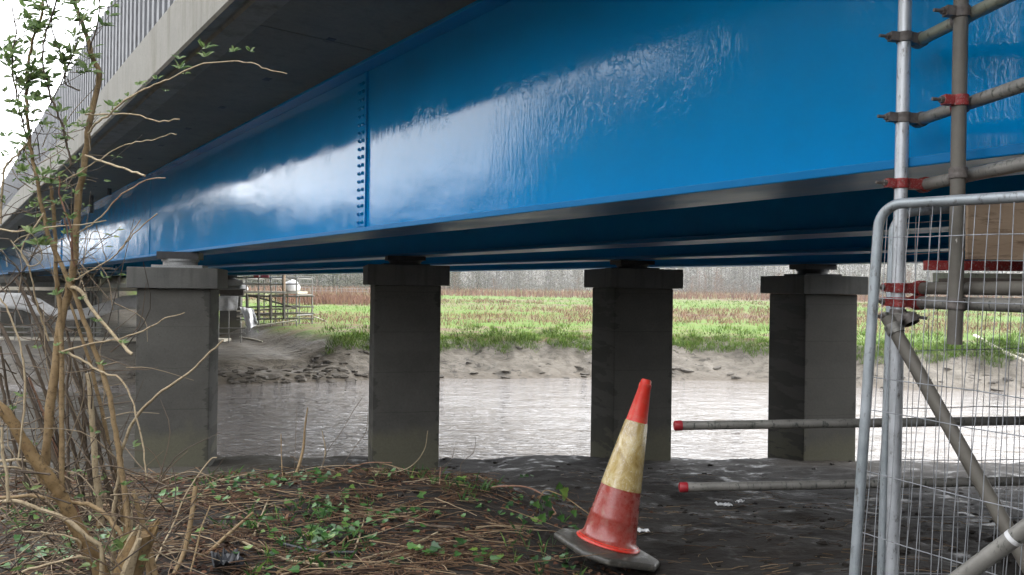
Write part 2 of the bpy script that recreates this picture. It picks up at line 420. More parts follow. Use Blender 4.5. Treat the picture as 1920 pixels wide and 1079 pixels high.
t = NT('silty river water')
v = t.coord()
w1 = t.noise(t.coord((0.5, 1.25, 1)), 0.9, 2, 0.5, 0.9)
w2 = t.noise(t.coord((0.7, 1.7, 1)), 3.4, 3, 0.55, 1.0)
chop = t.ramp(t.math('SUBTRACT', t.noise(v, 0.12, 2), t.math('MULTIPLY', t.n('SeparateXYZ', {0: v}).outputs[0], 0.02)), [(0.35, 0.35), (0.75, 1.0)])
hh = t.math('MULTIPLY', t.math('ADD', w1, t.math('MULTIPLY', w2, 0.42)), chop)
M['water'] = t.out((0.155, 0.138, 0.125), 0.03, t.bump(hh, 1.0, 0.42), IOR=1.48)
M['hill'] = rough_mat('distant wooded hillside', (0.05, 0.05, 0.04), (0.085, 0.075, 0.055), 0.05, (0.9, 0.95), 0.5, 2.0, (0.10, 0.085, 0.06))
M['track'] = rough_mat('grassy verge', (0.05, 0.07, 0.025), (0.10, 0.085, 0.05), 0.8, (0.8, 0.95), 0.5, 0.05)

# ------------------------------------------------------------------ terrain
def near_h(x, y, detail=True):
    b = interp(y, [-40, 3.4, 4.5, 11.5, 12.5, 13.3, 14.2, 15.2, 17], [-1.35, -1.44, -1.53, -2.66, -2.80, -3.04, -3.35, -4.0, -4.8])
    l = interp(y, [-40, 3.0, 4.6, 5.6, 6.6, 11.0, 12.5, 13.3, 14.2, 15.2, 17], [-1.35, -1.42, -1.41, -1.42, -1.78, -2.76, -2.88, -3.06, -3.35, -4.0, -4.8])
    sp = interp(y, [12.0, 13.3, 20, 23.0, 24.6, 26], [-2.85, -3.02, -3.22, -3.38, -3.75, -4.6]) if y > 12 else -9
    k = sstep(0.75, -0.5, x) * (1.0 - 0.25 * sstep(-1.2, -2.6, x))
    z = lerp(b, l, k)
    if y > 12:
        sk = sstep(-0.405, -0.455, x / y + .012 * fr(x, y, 4, 2))
        z = max(z, lerp(z, sp, sk))
    block_bank = 4.2 * sstep(-1.2, -7.0, y) * sstep(-9, -3, x)  # unseen rise behind the viewer, added to block sky light on the piers
    z += block_bank
    if detail:
        z += 0.075 * fr(x * 0.8, y * 0.8, 3.1, 3)
        z += 0.016 * fr(x * 3.5, y * 4.5, 7.7, 5) + (0.004 + 0.010 * sstep(-.1, .3, fr(x * .9, y * .9, 21, 2))) * abs(fr(x * 12, y * 15, 1.3, 3))
    return z

def grid(xs, ys, hf):
    m = MB(); nx = len(xs)
    for y in ys:
        for x in xs: m.v.append(Vector((x, y, hf(x, y))))
    for j in range(len(ys) - 1):
        for i in range(nx - 1):
            a = j * nx + i
            m.f.append((a, a + 1, a + nx + 1, a + nx))
    return m
def spaced(a, b, stp):
    n = max(1, int(round((b - a) / stp)))
    return [a + (b - a) * i / n for i in range(n)]

xs = spaced(-400, -60, 20) + spaced(-60, -18, 1.5) + spaced(-18, -4.5, 0.12) + spaced(-4.5, 4.0, 0.033) + spaced(4.0, 9, 0.08) + spaced(9, 60, 1.5) + spaced(60, 401, 20)
ys = spaced(-400, -30, 20) + spaced(-30, 2.2, 1.0) + spaced(2.2, 7.0, 0.033) + spaced(7.0, 13.8, 0.07) + spaced(13.8, 27.2, 0.2)
tag(grid(xs, ys, near_h).build('ground', M['mud'], smooth=180), kind='structure')

def edge(x): return interp(x, [-400, -40, -24, -11, -3, 3, 10, 15, 40, 400], [24, 25.2, 25.6, 26.6, 29.4, 30.4, 29.9, 28.2, 27, 26]) + 0.5 * fr(x * 0.35, 2.2, 0, 3)
def far_h(x, y):
    tt = y - edge(x)
    z = interp(tt, [-4, -0.8, 0, 0.35, 1.7, 2.1, 2.5, 3.3, 5, 32, 120, 420, 900], [-5.0, -3.85, -3.6, -3.42, -2.72, -2.42, -2.20, -2.05, -2.02, -1.8, -0.85, 0.6, 3])
    if -1 < tt < 4.2:
        amp = sstep(-0.2, 0.5, tt) * sstep(4.2, 2.6, tt)
        rg = 1 - abs(fr(x * 0.75 + 0.4 * y, y * 1.4, 0.5, 4)) * 1.7
        amp *= .45 + .55 * sstep(13, 17, 0.796 * x + 0.605 * y)
        z += amp * (0.13 * rg - 0.07 + 0.04 * fr(x * 2.2, y * 3.0, 4.0, 4) - 0.30 * max(0, 0.22 - abs(fr(x * 0.5, y * 0.25, 9.0, 2))))
    elif tt > 4:
        z += 0.07 * fr(x * 0.5, y * 0.5, 5, 3)
    dd, ss = 0.796 * x + 0.605 * y, -0.605 * x + 0.796 * y
    if tt > .5: z -= 0.75 * sstep(.5, 2.2, tt) * sstep(13.2, 11.0, dd) * sstep(66, 58, ss)
    if ss > 62 and -22 < dd < 17:                                   # approach embankment at the far end
        z += 4.2 * sstep(67, 72, ss) * sstep(-20, -2, dd) * sstep(16.5, 14.0, dd) * sstep(150, 90, ss)
    return z
xs = spaced(-500, -45, 35) + spaced(-45, -18, 0.6) + spaced(-18, 24, 0.085) + spaced(24, 60, 0.9) + spaced(60, 535, 35)
ys = spaced(22, 25, 0.5) + spaced(25, 35.5, 0.085) + spaced(35.5, 60, 0.5) + spaced(60, 200, 3) + spaced(200, 900, 50)
tag(grid(xs, ys, far_h).build('far_bank', M['far'], smooth=180), kind='structure')
wv = MB().add([Vector((x, y, -3.6)) for x, y in ((-400, 12), (400, 12), (400, 33), (-400, 33))], [(0, 1, 2, 3)])
tag(wv.build('river', M['water']), kind='structure')
hxs = spaced(-900, 901, 12); hys = spaced(296, 401, 7) + spaced(401, 801, 25)
tag(grid(hxs, hys, lambda x, y: -2 + 34 * sstep(290, 480, y) * (0.75 + 0.4 * fr(x * 0.006, y * 0.006, 2, 3)) + 3.0 * sstep(292, 330, y) * abs(fr(x * 0.07, y * 0.07, 6, 4))).build('hills', M['hill'], smooth=180), kind='structure')

def ground_hit(px, py, lift=0.0):
    r, e = ray(px, py)
    Y = 1.5
    while Y < 20:
        if e * Y <= near_h(r * Y, Y, False) + lift: break
        Y += 0.02
    return Vector((r * Y, Y, e * Y))

# ------------------------------------------------------------------ the bridge
TH = R(37.25)
un, uu = Vector((math.cos(TH), math.sin(TH), 0)), Vector((-math.sin(TH), math.cos(TH), 0))
S0, S1 = -16.0, 84.0
SOF = 2.095
GD = [3.2, 6.0, 8.75, 12.0]
HB = 0.497
bridge = thing('road_bridge', 'road bridge with glossy blue steel girders under a concrete deck', 'bridge', (0, 0, 0), TH)
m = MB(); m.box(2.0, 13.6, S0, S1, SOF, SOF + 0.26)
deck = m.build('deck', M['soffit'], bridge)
m = MB()
m.add([Vector((x, y, z)) for y in (S0, S1) for x, z in ((1.64, SOF + 0.0), (1.64, SOF + 0.485), (2.1, SOF + 0.485), (2.1, SOF + 0.262), (1.998, SOF + 0.262), (1.998, SOF + 0.0), (1.80, SOF), (1.785, SOF + 0.025), (1.755, SOF + 0.025), (1.74, SOF), (1.66, SOF - 0.02))],
      [tuple(range(11)), tuple(reversed(range(11, 22)))] + [(i, i + 11, (i + 1) % 11 + 11, (i + 1) % 11) for i in range(11)])
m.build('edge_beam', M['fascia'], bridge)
# formwork recesses on the soffit, transverse construction joint
for i in range(14):
    s = 4.4 + i * 1.55
    MB().box(2.55, 2.62, s, s + 0.11, SOF - 0.003, SOF + 0.05).build('soffit_recess', M['dark_steel'], bridge)
m = MB(); m.box(2.0, 3.05, 6.02, 6.04, SOF - 0.005, SOF + 0.05); m.build('soffit_joint', M['soffit'], bridge)
# profiled steel parapet: trapezoid corrugation, hung proud of an upstand darkened as the shadow gap
m = MB(); m.box(1.78, 2.05, S0, S1, SOF + 0.487, SOF + 0.72); m.build('parapet_upstand', M['dark_steel'], bridge)
m = MB()
zb, zt = SOF + 0.545, SOF + 1.62
per = 0.235; s = S0; row = []
while s < S1:
    row += [(1.70, s), (1.70, s + per * 0.42), (1.765, s + per * 0.54), (1.765, s + per * 0.88)]
    s += per
nb = len(row)
m.v = [Vector((x, y, z)) for z in (zb, zt) for x, y in row]
m.f = [(i + 1, i, i + nb, i + nb + 1) for i in range(nb - 1)]
m.build('parapet', M['parapet'], bridge, solid=0.006)
m = MB(); m.box(1.745, 1.80, S0, S1, zt - 0.12, zt + 0.02); m.build('parapet_rail', M['parapet'], bridge)
# drain spouts hanging through the cantilever
for px, y0, y1 in ((172, 367, 400), (205, 354, 366), (133, 383, 408), (60, 420, 446), (36, 424, 452)):
    r, e = ray(px, y0)
    Y = SOF / max(e, 0.02)
    p = Vector((r * Y, Y, 0))
    s_, d_ = p.dot(uu), p.dot(un)
    L = (y1 - y0) * Y / F
    MB().tube([(d_, s_, SOF + 0.05), (d_, s_, SOF - L)], 0.045, 10).build('drain_spout', M['dark_steel'], bridge, smooth=40)

def girder(d, first):
    m = MB()
    m.box(d - 0.15, d + 0.17, S0, S1, SOF - 0.034, SOF - 0.003)          # top flange
    m.box(d, d + 0.018, S0, S1, HB + 0.04, SOF - 0.034)                  # web
    m.tube([(d - 0.008, S0, HB + 0.048), (d - 0.008, S1, HB + 0.048)], 0.010, 6)
    g = m.build('main_girder', M['blue'], bridge, bevel=0.004)
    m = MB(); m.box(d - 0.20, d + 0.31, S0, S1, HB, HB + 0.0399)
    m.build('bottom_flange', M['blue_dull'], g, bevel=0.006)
    return g
gs = [girder(d, i == 0) for i, d in enumerate(GD)]
def s_at(px, d):
    r, _ = ray(px, 300)
    return (d * math.cos(TH) - r * d * math.sin(TH)) / (math.sin(TH) + r * math.cos(TH))
def splice(g, d, px):
    s = s_at(px, d)
    m = MB()
    m.box(d - 0.012, d - 0.002, s - 0.02, s + 0.17, HB + 0.085, SOF - 0.05)          # cover strip
    m.box(d - 0.026, d - 0.002, s - 0.04, s - 0.022, HB + 0.075, SOF - 0.04)        # fin beside it
    b = m
    z = HB + 0.125
    while z < SOF - 0.1:
        for q in (0.04, 0.115):
            Mx = Matrix.Translation((d - 0.012, s + q, z)) @ Matrix.Rotation(R(-90), 4, 'Y')
            b.lathe([(0.017, 0.0), (0.017, 0.013), (0.010, 0.014), (0.010, 0.024)], 6, Mx)
        z += 0.0785
    m.build('splice_plate', M['blue'], g)
splice(gs[0], GD[0], 686)
splice(gs[0], GD[0], 118)
for px in (283,):
    s = s_at(px, GD[0])
    MB().box(GD[0] - 0.008, GD[0] - 0.0015, s, s + 0.03, HB + 0.045, SOF - 0.04).build('web_stiffener', M['blue'], gs[0])
for gi, d in enumerate(GD):                                              # inside-face stiffeners
    for s in range(-6, 82, 4):
        MB().box(d + 0.020, d + 0.15, s, s + 0.014, HB + 0.041, SOF - 0.04).build('web_stiffener', M['blue'], gs[gi])
for s in range(-8, 80, 9):                                               # cross members between the girders
    for a, b in zip(GD[:-1], GD[1:]):
        MB().box(a + 0.17, b - 0.02, s, s + 0.09, HB + 0.55, HB + 0.64).build('cross_member', M['blue'], bridge)

# ------------------------------------------------------------------ piers
PHI = R(14.46)
pd_, pe_ = Vector((math.cos(PHI), math.sin(PHI), 0)), Vector((-math.sin(PHI), math.cos(PHI), 0))
W = 1.02
fronts = [(-5.53, 11.0), (-2.09, 11.37), (1.64, 11.89), (4.86, 12.37)]
captops = [502, 497, 504, 517]
captop_x = [332, 760, 1190, 1527]
near_labels = [
    'pale concrete pier behind the elder stems, its lit face streaked with splash marks',
    'dark square concrete pier between the pale pier and the one behind the cone',
    'dark concrete pier standing directly behind the leaning traffic cone',
    'dark concrete pier crossed by the red capped rail beside the mesh fence']
centres = []
def pier(i, cx, cy, zbase, ztop, gz, label, group, caph=0.31, far=False):
    t_ = thing('bridge_pier', label, 'pier', (cx, cy, zbase), PHI, group)
    h = ztop - zbase
    hw = W / 2
    m = MB(); m.box(-hw, hw, -hw, hw, -1.2, h - caph)
    m.build('shaft', M['pier'], t_, bevel=0.018)
    k = 0.115
    m = MB(); m.box(-hw - k, hw + k, -hw - k, hw + k, h - caph + 0.0015, h)
    cp = m.build('cap', M['cap'], t_, bevel=0.012)
    m = MB()
    gap = gz - ztop
    m.box(-0.36, 0.36, -0.3, 0.3, h, h + gap * 0.18)
    m.lathe([(0.25, h + gap * 0.18 + 0.001), (0.25, h + gap * 0.42), (0.27, h + gap * 0.43), (0.27, h + gap * 0.56)], 28)
    m.build('bearing', M['bearing' if i == 0 else 'dark_steel'], t_, smooth=35)
    m = MB(); m.box(-0.30, 0.30, -0.24, 0.24, h + gap * 0.56, h + gap - 0.002)
    m.build('bearing_plate', M['dark_steel'], t_)
    return t_
for i, ((fx, fy), cpy, cpx) in enumerate(zip(fronts, captops, captop_x)):
    c = Vector((fx, fy, 0)) + (pd_ + pe_) * (W / 2)
    Yf = c.y - 0.6
    ztop = ray(cpx, cpy)[1] * Yf
    ztop = min(ztop, HB - 0.12)
    centres.append(c)
    pier(i, c.x, c.y, near_h(c.x, c.y, False), ztop, HB, near_labels[i], 'near bank piers')
far_labels = ['far bank pier farthest under the girders, behind the bare stems', 'far bank pier wrapped by the sagging pale sheet', 'far bank pier hidden mostly by the pale near pier', 'far bank pier behind the hanging white sheet at the scaffold']
for i, c in enumerate(centres):
    q = c + uu * 33.0
    pier(1, q.x, q.y, far_h(q.x, q.y), HB - 0.24, HB, far_labels[i], 'far bank piers')
ab = thing('bridge_abutment', 'dark concrete abutment wall closing the far end under the girders', 'abutment', (0, 0, 0), TH)
m = MB(); m.box(0.6, 14.2, 70.0, 71.5, -3.2, SOF - 0.01); m.build('wall', M['cap'], ab)
m = MB(); m.box(1.9, 13.4, 68.6, 69.999, -3.2, 0.0); m.build('bearing_shelf', M['cap'], ab)
nb_ = thing('bridge_abutment', 'added unseen concrete abutment wall behind the viewer that blocks light from the piers', 'abutment', (0, 0, 0), TH)  # unseen wall added to keep light from behind off the pier fronts
m = MB(); m.box(0.9, 14.2, -8.0, -6.4, -2.6, 0.2); m.build('wall', M['cap'], nb_)
m = MB(); m.box(0.9, 14.2, -9.2, -8.001, -2.6, SOF - 0.01); m.build('back_wall', M['cap'], nb_)

# ------------------------------------------------------------------ scaffold, rails and fence panels
TR = 0.02415
def coupler(parent, p, a1, a2, off, mat, bolt_dir):
    """two collars back to back, a hinge block, and a bolt with its nut"""
    a1, a2, bolt_dir = a1.normalized(), a2.normalized(), bolt_dir.normalized()
    m = MB()
    for c, ax in ((p, a1), (p + off, a2)):
        q = ax.to_track_quat('Z', 'Y').to_matrix().to_4x4()
        Mx = Matrix.Translation(c) @ q
        m.lathe([(0.0245, -0.019), (0.0295, -0.019), (0.0312, -0.010), (0.0295, -0.004), (0.0295, 0.004), (0.0312, 0.010), (0.0295, 0.019), (0.0245, 0.019)], 14, Mx, cap=False)
    q = off.normalized().to_track_quat('Z', 'Y').to_matrix().to_4x4() if off.length > 1e-4 else Matrix.Identity(4)
    m.box(-0.018, 0.018, -0.02, 0.02, 0.02, max(0.03, off.length - 0.02), Matrix.Translation(p) @ q)
    lug = bolt_dir * 0.042
    q = bolt_dir.to_track_quat('Z', 'Y').to_matrix().to_4x4()
    m.box(-0.014, 0.014, -0.017, 0.017, -0.014, 0.02, Matrix.Translation(p + lug) @ q)
    o = m.build('coupler', mat, parent, smooth=40)
    side = bolt_dir
    b = MB()
    b.tube([p + lug, p + lug + side * 0.062], 0.0065, 8)
    b.lathe([(0.0125, 0.018), (0.0125, 0.032)], 6, Matrix.Translation(p + lug) @ q)
    b.build('bolt', M['bolt'], o, smooth=30)
    b = MB()
    b2 = (a1.cross(bolt_dir)).normalized()
    b.tube([p + off - bolt_dir * 0.036, p + off - bolt_dir * 0.036 + b2 * 0.05], 0.0065, 8)
    b.lathe([(0.0125, 0.012), (0.0125, 0.028)], 6, Matrix.Translation(p + off - bolt_dir * 0.036) @ b2.to_track_quat('Z', 'Y').to_matrix().to_4x4())
    b.build('bolt', M['bolt'], o, smooth=30)
    return o

sf = thing('scaffold', 'galvanised tube scaffold with plywood toe board standing beside the blue girder', 'scaffold', (1.5, 2.9, near_h(1.5, 2.9, False)))
sf_loc = Vector(sf.location)
def L(p): return Vector(p) - sf_loc
def stube(name, a, b, mat, r=TR, n=18, wall=True, parent=None):
    a, b = Vector(a), Vector(b)
    m = MB()
    ax = (b - a); ln = ax.length
    q = Matrix.Translation(a) @ ax.to_track_quat('Z', 'Y').to_matrix().to_4x4()
    prof = [(r - 0.004, 0.02), (r - 0.004, 0.0), (r, 0.0)] + [(r, ln * k / 8) for k in range(1, 8)] + [(r, ln), (r - 0.004, ln), (r - 0.004, ln - 0.02)]
    m.lathe(prof, n, q, cap=True)
    return m.build(name, mat, parent if parent is not None else sf, smooth=50)
A_top, A_bot = at(1700.5, -120, 2.93), at(1671, 1130, 2.93)
dA = (A_bot - A_top).normalized()
g0 = near_h(A_bot.x, A_bot.y, False)
A_foot = A_top + dA * ((g0 - A_top.z) / dA.z)
stube('standard', L(A_top), L(A_foot), M['galv'])
MB().box(-0.075, 0.075, -0.075, 0.075, -0.008, 0.006, Matrix.Translation(L(A_foot))).build('base_plate', M['dark_steel'], sf, bevel=0.002)
B_top, B_bot = at(1805, -120, 2.66), at(1790, 646, 2.66)
stube('standard', L(B_top), L(B_bot), M['tube_old'])
led = [((1716, 80), (1990, -46), 'tube_green'), ((1716, 228), (1990, 138), 'tube'), ((1724, 349), (1990, 304), 'tube'), ((1712, 567), (1990, 584), 'tube'), ((1716, 541), (1990, 541), 'tube_old')]
lp = []
for (a, b, mt) in led:
    pa = at(a[0], a[1], 2.985)
    pb = at(b[0], b[1], 2.30)
    pb.z = pa.z
    lp.append((pa, pb))
    stube('ledger', L(pa), L(pa + (pb - pa) * 2.6), M[mt])
def axis_at(pa, pb, px):
    best = None
    for k in range(201):
        p = pa.lerp(pb, k / 200)
        # invert the projection
        dx, dz = p.x / p.y * F, -p.z / p.y * F + (HOR - CY)
        qx = math.cos(ROLL) * dx - math.sin(ROLL) * dz + CX
        if best is None or abs(qx - px) < best[0]: best = (abs(qx - px), p)
    return best[1]
left = Vector((-1, -0.12, 0.03))
vz = Vector((0, 0, 1))
for (pa, pb), mt in zip(lp, ('bolt', 'bolt', 'red', 'red', 'red')):
    ta = (pb - pa).normalized()
    z = pa.z
    ps = A_top + dA * ((z - A_top.z) / dA.z)
    coupler(sf, L(ps), dA, ta, (pa + ta * 0.03) - ps, M[mt], left)
for k, mt in ((0, 'bolt'), (1, 'red')):
    pa, pb = lp[k]
    q = axis_at(pa, pb, 1802)
    ps = B_top + (B_bot - B_top) * ((q.z - B_top.z) / (B_bot.z - B_top.z))
    coupler(sf, L(ps), B_bot - B_top, pb - pa, q - ps, M[mt], left)
for k in (2, 3):
    pa, pb = lp[k]
    q = axis_at(pa, pb, 1797)
    ps = B_top + (B_bot - B_top) * ((q.z - B_top.z) / (B_bot.z - B_top.z))
    coupler(sf, L(ps), B_bot - B_top, pb - pa, q - ps, M['bolt'], Vector((0.3, 1, 0)))
# the bay's other standard, outside the frame on the right, carries the ledgers
fp_ = lp[1][0] + (lp[1][1] - lp[1][0]) * 2.5 + Vector((-.05, .0, 0))
stube('standard', L((fp_.x, fp_.y, near_h(fp_.x, fp_.y, False))), L((fp_.x, fp_.y, 2.0)), M['tube'])
# brace
br_a, br_b = at(1664, 596, 2.83), at(1990, 1172, 2.32)
stube('brace', L(br_a), L(br_b), M['tube_old'])
ps = A_top + dA * ((br_a.z - A_top.z) / dA.z)
coupler(sf, L(ps), dA, br_b - br_a, (br_a + (br_b - br_a).normalized() * 0.05) - ps, M['tube'], left)
coupler(sf, L(ps + Vector((0, 0, 0.012))), dA, br_b - br_a, Vector((0.03, -0.03, -0.02)), M['bolt'], Vector((1, -0.3, -0.15)))
b2a, b2b = at(1770, 1105, 2.30), at(2000, 935, 2.05)
stube('brace', L(b2a), L(b2b), M['tube'])
for q0, q1 in ((0.58, 0.61),):
    MB().tube([L(b2a.lerp(b2b, q0)), L(b2a.lerp(b2b, q1))], 0.0250, 16, wob=.01).build('tape_wrap', M['sheet'], sf, smooth=50)
# platform edge: red bracket rail, dark board standing for the underside shadow, plywood toe board
tdir = (lp[3][1] - lp[3][0]).normalized()
def slab(name, pxl, pyt, pyb, Y0, length, thick, mat):
    a, b = at(pxl, pyt, Y0), at(pxl, pyb, Y0)
    tdir = Vector((1, -0.10, 0)).normalized()
    nrm = Vector((tdir.y, -tdir.x, 0)).normalized()
    Mx = Matrix(((tdir.x, nrm.x, 0, L(a).x), (tdir.y, nrm.y, 0, L(a).y), (0, 0, 1, L(a).z), (0, 0, 0, 1)))
    m = MB(); m.box(0, length, -thick / 2, thick / 2, b.z - a.z, 0, Mx)
    return m.build(name, mat, sf, bevel=0.002)
slab('toe_board', 1813, 366, 487, 2.74, 1.2, 0.018, M['ply'])
slab('red_rail', 1735, 489, 507, 2.93, 1.2, 0.04, M['red'])
slab('platform_board', 1752, 512, 529, 2.88, 1.1, 0.03, M['tube_green'])
slab('platform_board', 1775, 522, 553, 2.80, 1.1, 0.22, M['timber'])

# guard rails with red end caps
gr_p = at(1955, 1000, 4.06)
gz = near_h(gr_p.x, gr_p.y, False)
gr = thing('guard_rail', 'two level grey tubes with red end caps fixed above the dark mud', 'guard rail', (gr_p.x, gr_p.y, gz))
for (x0, y0, y1) in ((1268, 798.5, 789.5), (1278, 914, 902)):
    a, b = at(x0, y0, 4.0), at(2030, y1 - 2, 4.0)
    o = stube('rail', a - Vector(gr.location), b - Vector(gr.location), M['tube'], parent=gr)
    dr = (a - b).normalized()
    q = Matrix.Translation(a - Vector(gr.location)) @ dr.to_track_quat('Z', 'Y').to_matrix().to_4x4()
    MB().lathe([(0.0262, -0.03), (0.0272, -0.027), (0.0272, 0.006), (0.023, 0.012)], 18, q).build('end_cap', M['redcap'], o, smooth=40)
for q in (0.0, 0.55):
    stube('post', (q, 0, -0.05), (q, 0, 0.95), M['tube'], parent=gr)
    for zz in (at(1955, 789, 4.0).z, at(1955, 903, 4.0).z):
        coupler(gr, Vector((q, 0, zz - gz)), vz, Vector((1, 0, 0)), Vector((0, -0.05, 0)), M['bolt'], Vector((0, 1, 0.01)))

def fence_panel(label, tl, bl, tr, br, corner_r, nvert, hz, seed, group=None):
    """tube frame with bent corners and a mesh of thin wires; corners given as points"""
    rnd = random.Random(seed)
    root = thing('fence_panel', label, 'fence panel', bl, 0, 'temporary mesh fence panels')
    o_ = Vector(bl)
    tl, bl, tr, br = [Vector(p) - o_ for p in (tl, bl, tr, br)]
    hx = (tr - tl).normalized(); hz_ = (tl - bl).normalized(); hr = (tr - br).normalized()
    path = [bl]
    for k in range(9):
        a = k / 8 * math.pi / 2
        path.append(tl - hz_ * corner_r + hx * corner_r - hx * corner_r * math.cos(a) + hz_ * corner_r * math.sin(a))
    for k in range(1, 6): path.append(tl.lerp(tr, 0.1 + k * 0.145))
    for k in range(9):
        a = k / 8 * math.pi / 2
        path.append(tr - hr * corner_r - hx * corner_r + hx * corner_r * math.sin(a) + hr * corner_r * math.cos(a))
    path.append(br)
    m = MB(); m.tube(path, 0.0185, 14)
    m.tube([bl + (tl - bl) * 0.08, br + (tr - br) * 0.08], 0.0165, 12)
    m.build('frame', M['galv_fence'], root, smooth=60)
    m = MB()
    nrm = hx.cross(hz_)
    def pt(u, v):
        return bl.lerp(br, u).lerp(tl.lerp(tr, u), v)
    for i in range(1, nvert):
        u0 = i / nvert + rnd.uniform(-.18, .18) / nvert
        pts = []; ph = rnd.uniform(0, 6)
        drift = rnd.uniform(-.35, .35) / nvert
        for k in range(10):
            v = 0.085 + 0.905 * k / 9
            pts.append(pt(u0 + drift * (v - .5) + rnd.uniform(-.09, .09) / nvert, v) + nrm * (0.004 + 0.006 * math.sin(v * 5 + ph)))
        m.tube(pts, 0.00145, 5, cap=False)
    for v in hz:
        pts = []
        for k in range(13):
            u = k / 12
            pts.append(pt(u, v + rnd.uniform(-.0025, .0025)) - nrm * 0.001)
        m.tube(pts, 0.0019, 5, cap=False)
    m.build('wire_mesh', M['wire'], root, smooth=180)
    bm_ = MB()
    for q in (bl, br): bm_.box(-0.11, 0.11, -0.32, 0.32, -0.09, 0.05, Matrix.Translation(q))
    return root
# the nearer panel, running towards the camera side
tl = at(1650, 384, 2.74); blx = at(1600, 1100, 2.72)
dv = (blx - tl).normalized()
gz0 = near_h(1.3, 2.7, False) + 0.06
bl = tl + dv * ((gz0 - tl.z) / dv.z)
tr = at(2080, 360, 2.15) ; tr2 = tl + (tr - tl).normalized() * 2.2
br = tr2 + dv * ((gz0 - tr2.z) / dv.z)
p1 = fence_panel('leaning mesh fence panel with a rounded top corner in front of the scaffold tubes', tl, bl, tr2, br, 0.085, 58, [0.17, 0.30, 0.43, 0.56, 0.63, 0.80, 0.93], 4)
tl = at(1676, 400, 3.08); blx = at(1652, 1100, 3.06)
dv = (blx - tl).normalized()
bl = tl + dv * ((gz0 - 0.02 - tl.z) / dv.z)
tr = at(2060, 372, 3.02); tr2 = tl + (tr - tl).normalized() * 2.2
br = tr2 + dv * ((gz0 - 0.02 - tr2.z) / dv.z)
p2 = fence_panel('upright mesh fence panel just behind the bright scaffold standard', tl, bl, tr2, br, 0.085, 46, [0.15, 0.28, 0.415, 0.535, 0.67, 0.78, 0.90, 0.975], 9)
for pnl in (p1, p2):
    for q in ((0, 0, 0),):
        mb = MB(); mb.box(-0.11, 0.11, -0.30, 0.30, -0.09, 0.045)
        mb.build('foot_block', M['rubber'], pnl, bevel=0.02)

# ------------------------------------------------------------------ the traffic cone
cb = at(1139, 1020, 4.22)
cone = thing('traffic_cone', 'grimy red traffic cone leaning on its black base with yellowed sleeve', 'traffic cone', cb)
cone.rotation_mode = 'QUATERNION'
cone.rotation_quaternion = (Matrix.Rotation(R(13.6), 3, 'Y') @ Matrix.Rotation(R(-5), 3, 'X') @ Matrix.Rotation(R(24), 3, 'Z')).to_quaternion()
def cr(z): return lerp(0.158, 0.030, z / 0.94)
z0 = 0.0
m = MB()
oct_ = []
hw, ch = 0.262, 0.11
for sx, sy in ((1, -1), (1, 1), (-1, 1), (-1, -1)):
    a = (sx * hw, sy * (hw - ch)); b = (sx * (hw - ch), sy * hw)
    oct_ += [a, b] if sx * sy > 0 else [b, a]
rings = [(1.0, -0.048), (1.015, -0.03), (0.985, -0.012), (0.80, 0.002), (0.62, 0.008)]
for k, z in rings: m.v += [Vector((x * k, y * k, z)) for x, y in oct_]
for i in range(len(rings) - 1):
    for k in range(8): m.f.append((i * 8 + k, i * 8 + (k + 1) % 8, (i + 1) * 8 + (k + 1) % 8, (i + 1) * 8 + k))
m.f.append(tuple(range(7, -1, -1))); m.f.append(tuple(range(32, 40)))
m.build('base', M['rubber'], cone, smooth=25, bevel=0.008)
m = MB()
m.lathe([(0.178, 0.004), (0.182, 0.012), (0.178, 0.022), (0.164, 0.03), (cr(0.05), 0.05), (cr(0.15), 0.15), (cr(0.155) + 0.002, 0.155), (cr(0.162), 0.165), (cr(0.33), 0.33)], 40, cap=False)
b_ = m.build('lower_body', M['cone_low'], cone, smooth=50)
m = MB(); m.lathe([(0.1785, 0.006), (0.1835, 0.012), (0.1795, 0.021), (0.166, 0.029)], 40, cap=False)
m.build('bottom_rim', M['cone_red'], cone, smooth=50)
m = MB(); m.lathe([(cr(0.325) + 0.0025, 0.325), (cr(0.33) + 0.003, 0.33), (cr(0.5) + 0.003, 0.5), (cr(0.70) + 0.003, 0.70), (cr(0.705) + 0.001, 0.705)], 40, cap=False)
m.build('reflective_sleeve', M['cone_sleeve'], cone, smooth=50)
m = MB(); m.lathe([(cr(0.70), 0.70), (cr(0.90), 0.90), (cr(0.91) + 0.003, 0.905), (cr(0.915) + 0.003, 0.925), (cr(0.93), 0.93), (cr(0.94), 0.945), (0.024, 0.953), (0.018, 0.945), (0.017, 0.9)], 36)
m.build('top', M['cone_red'], cone, smooth=40)

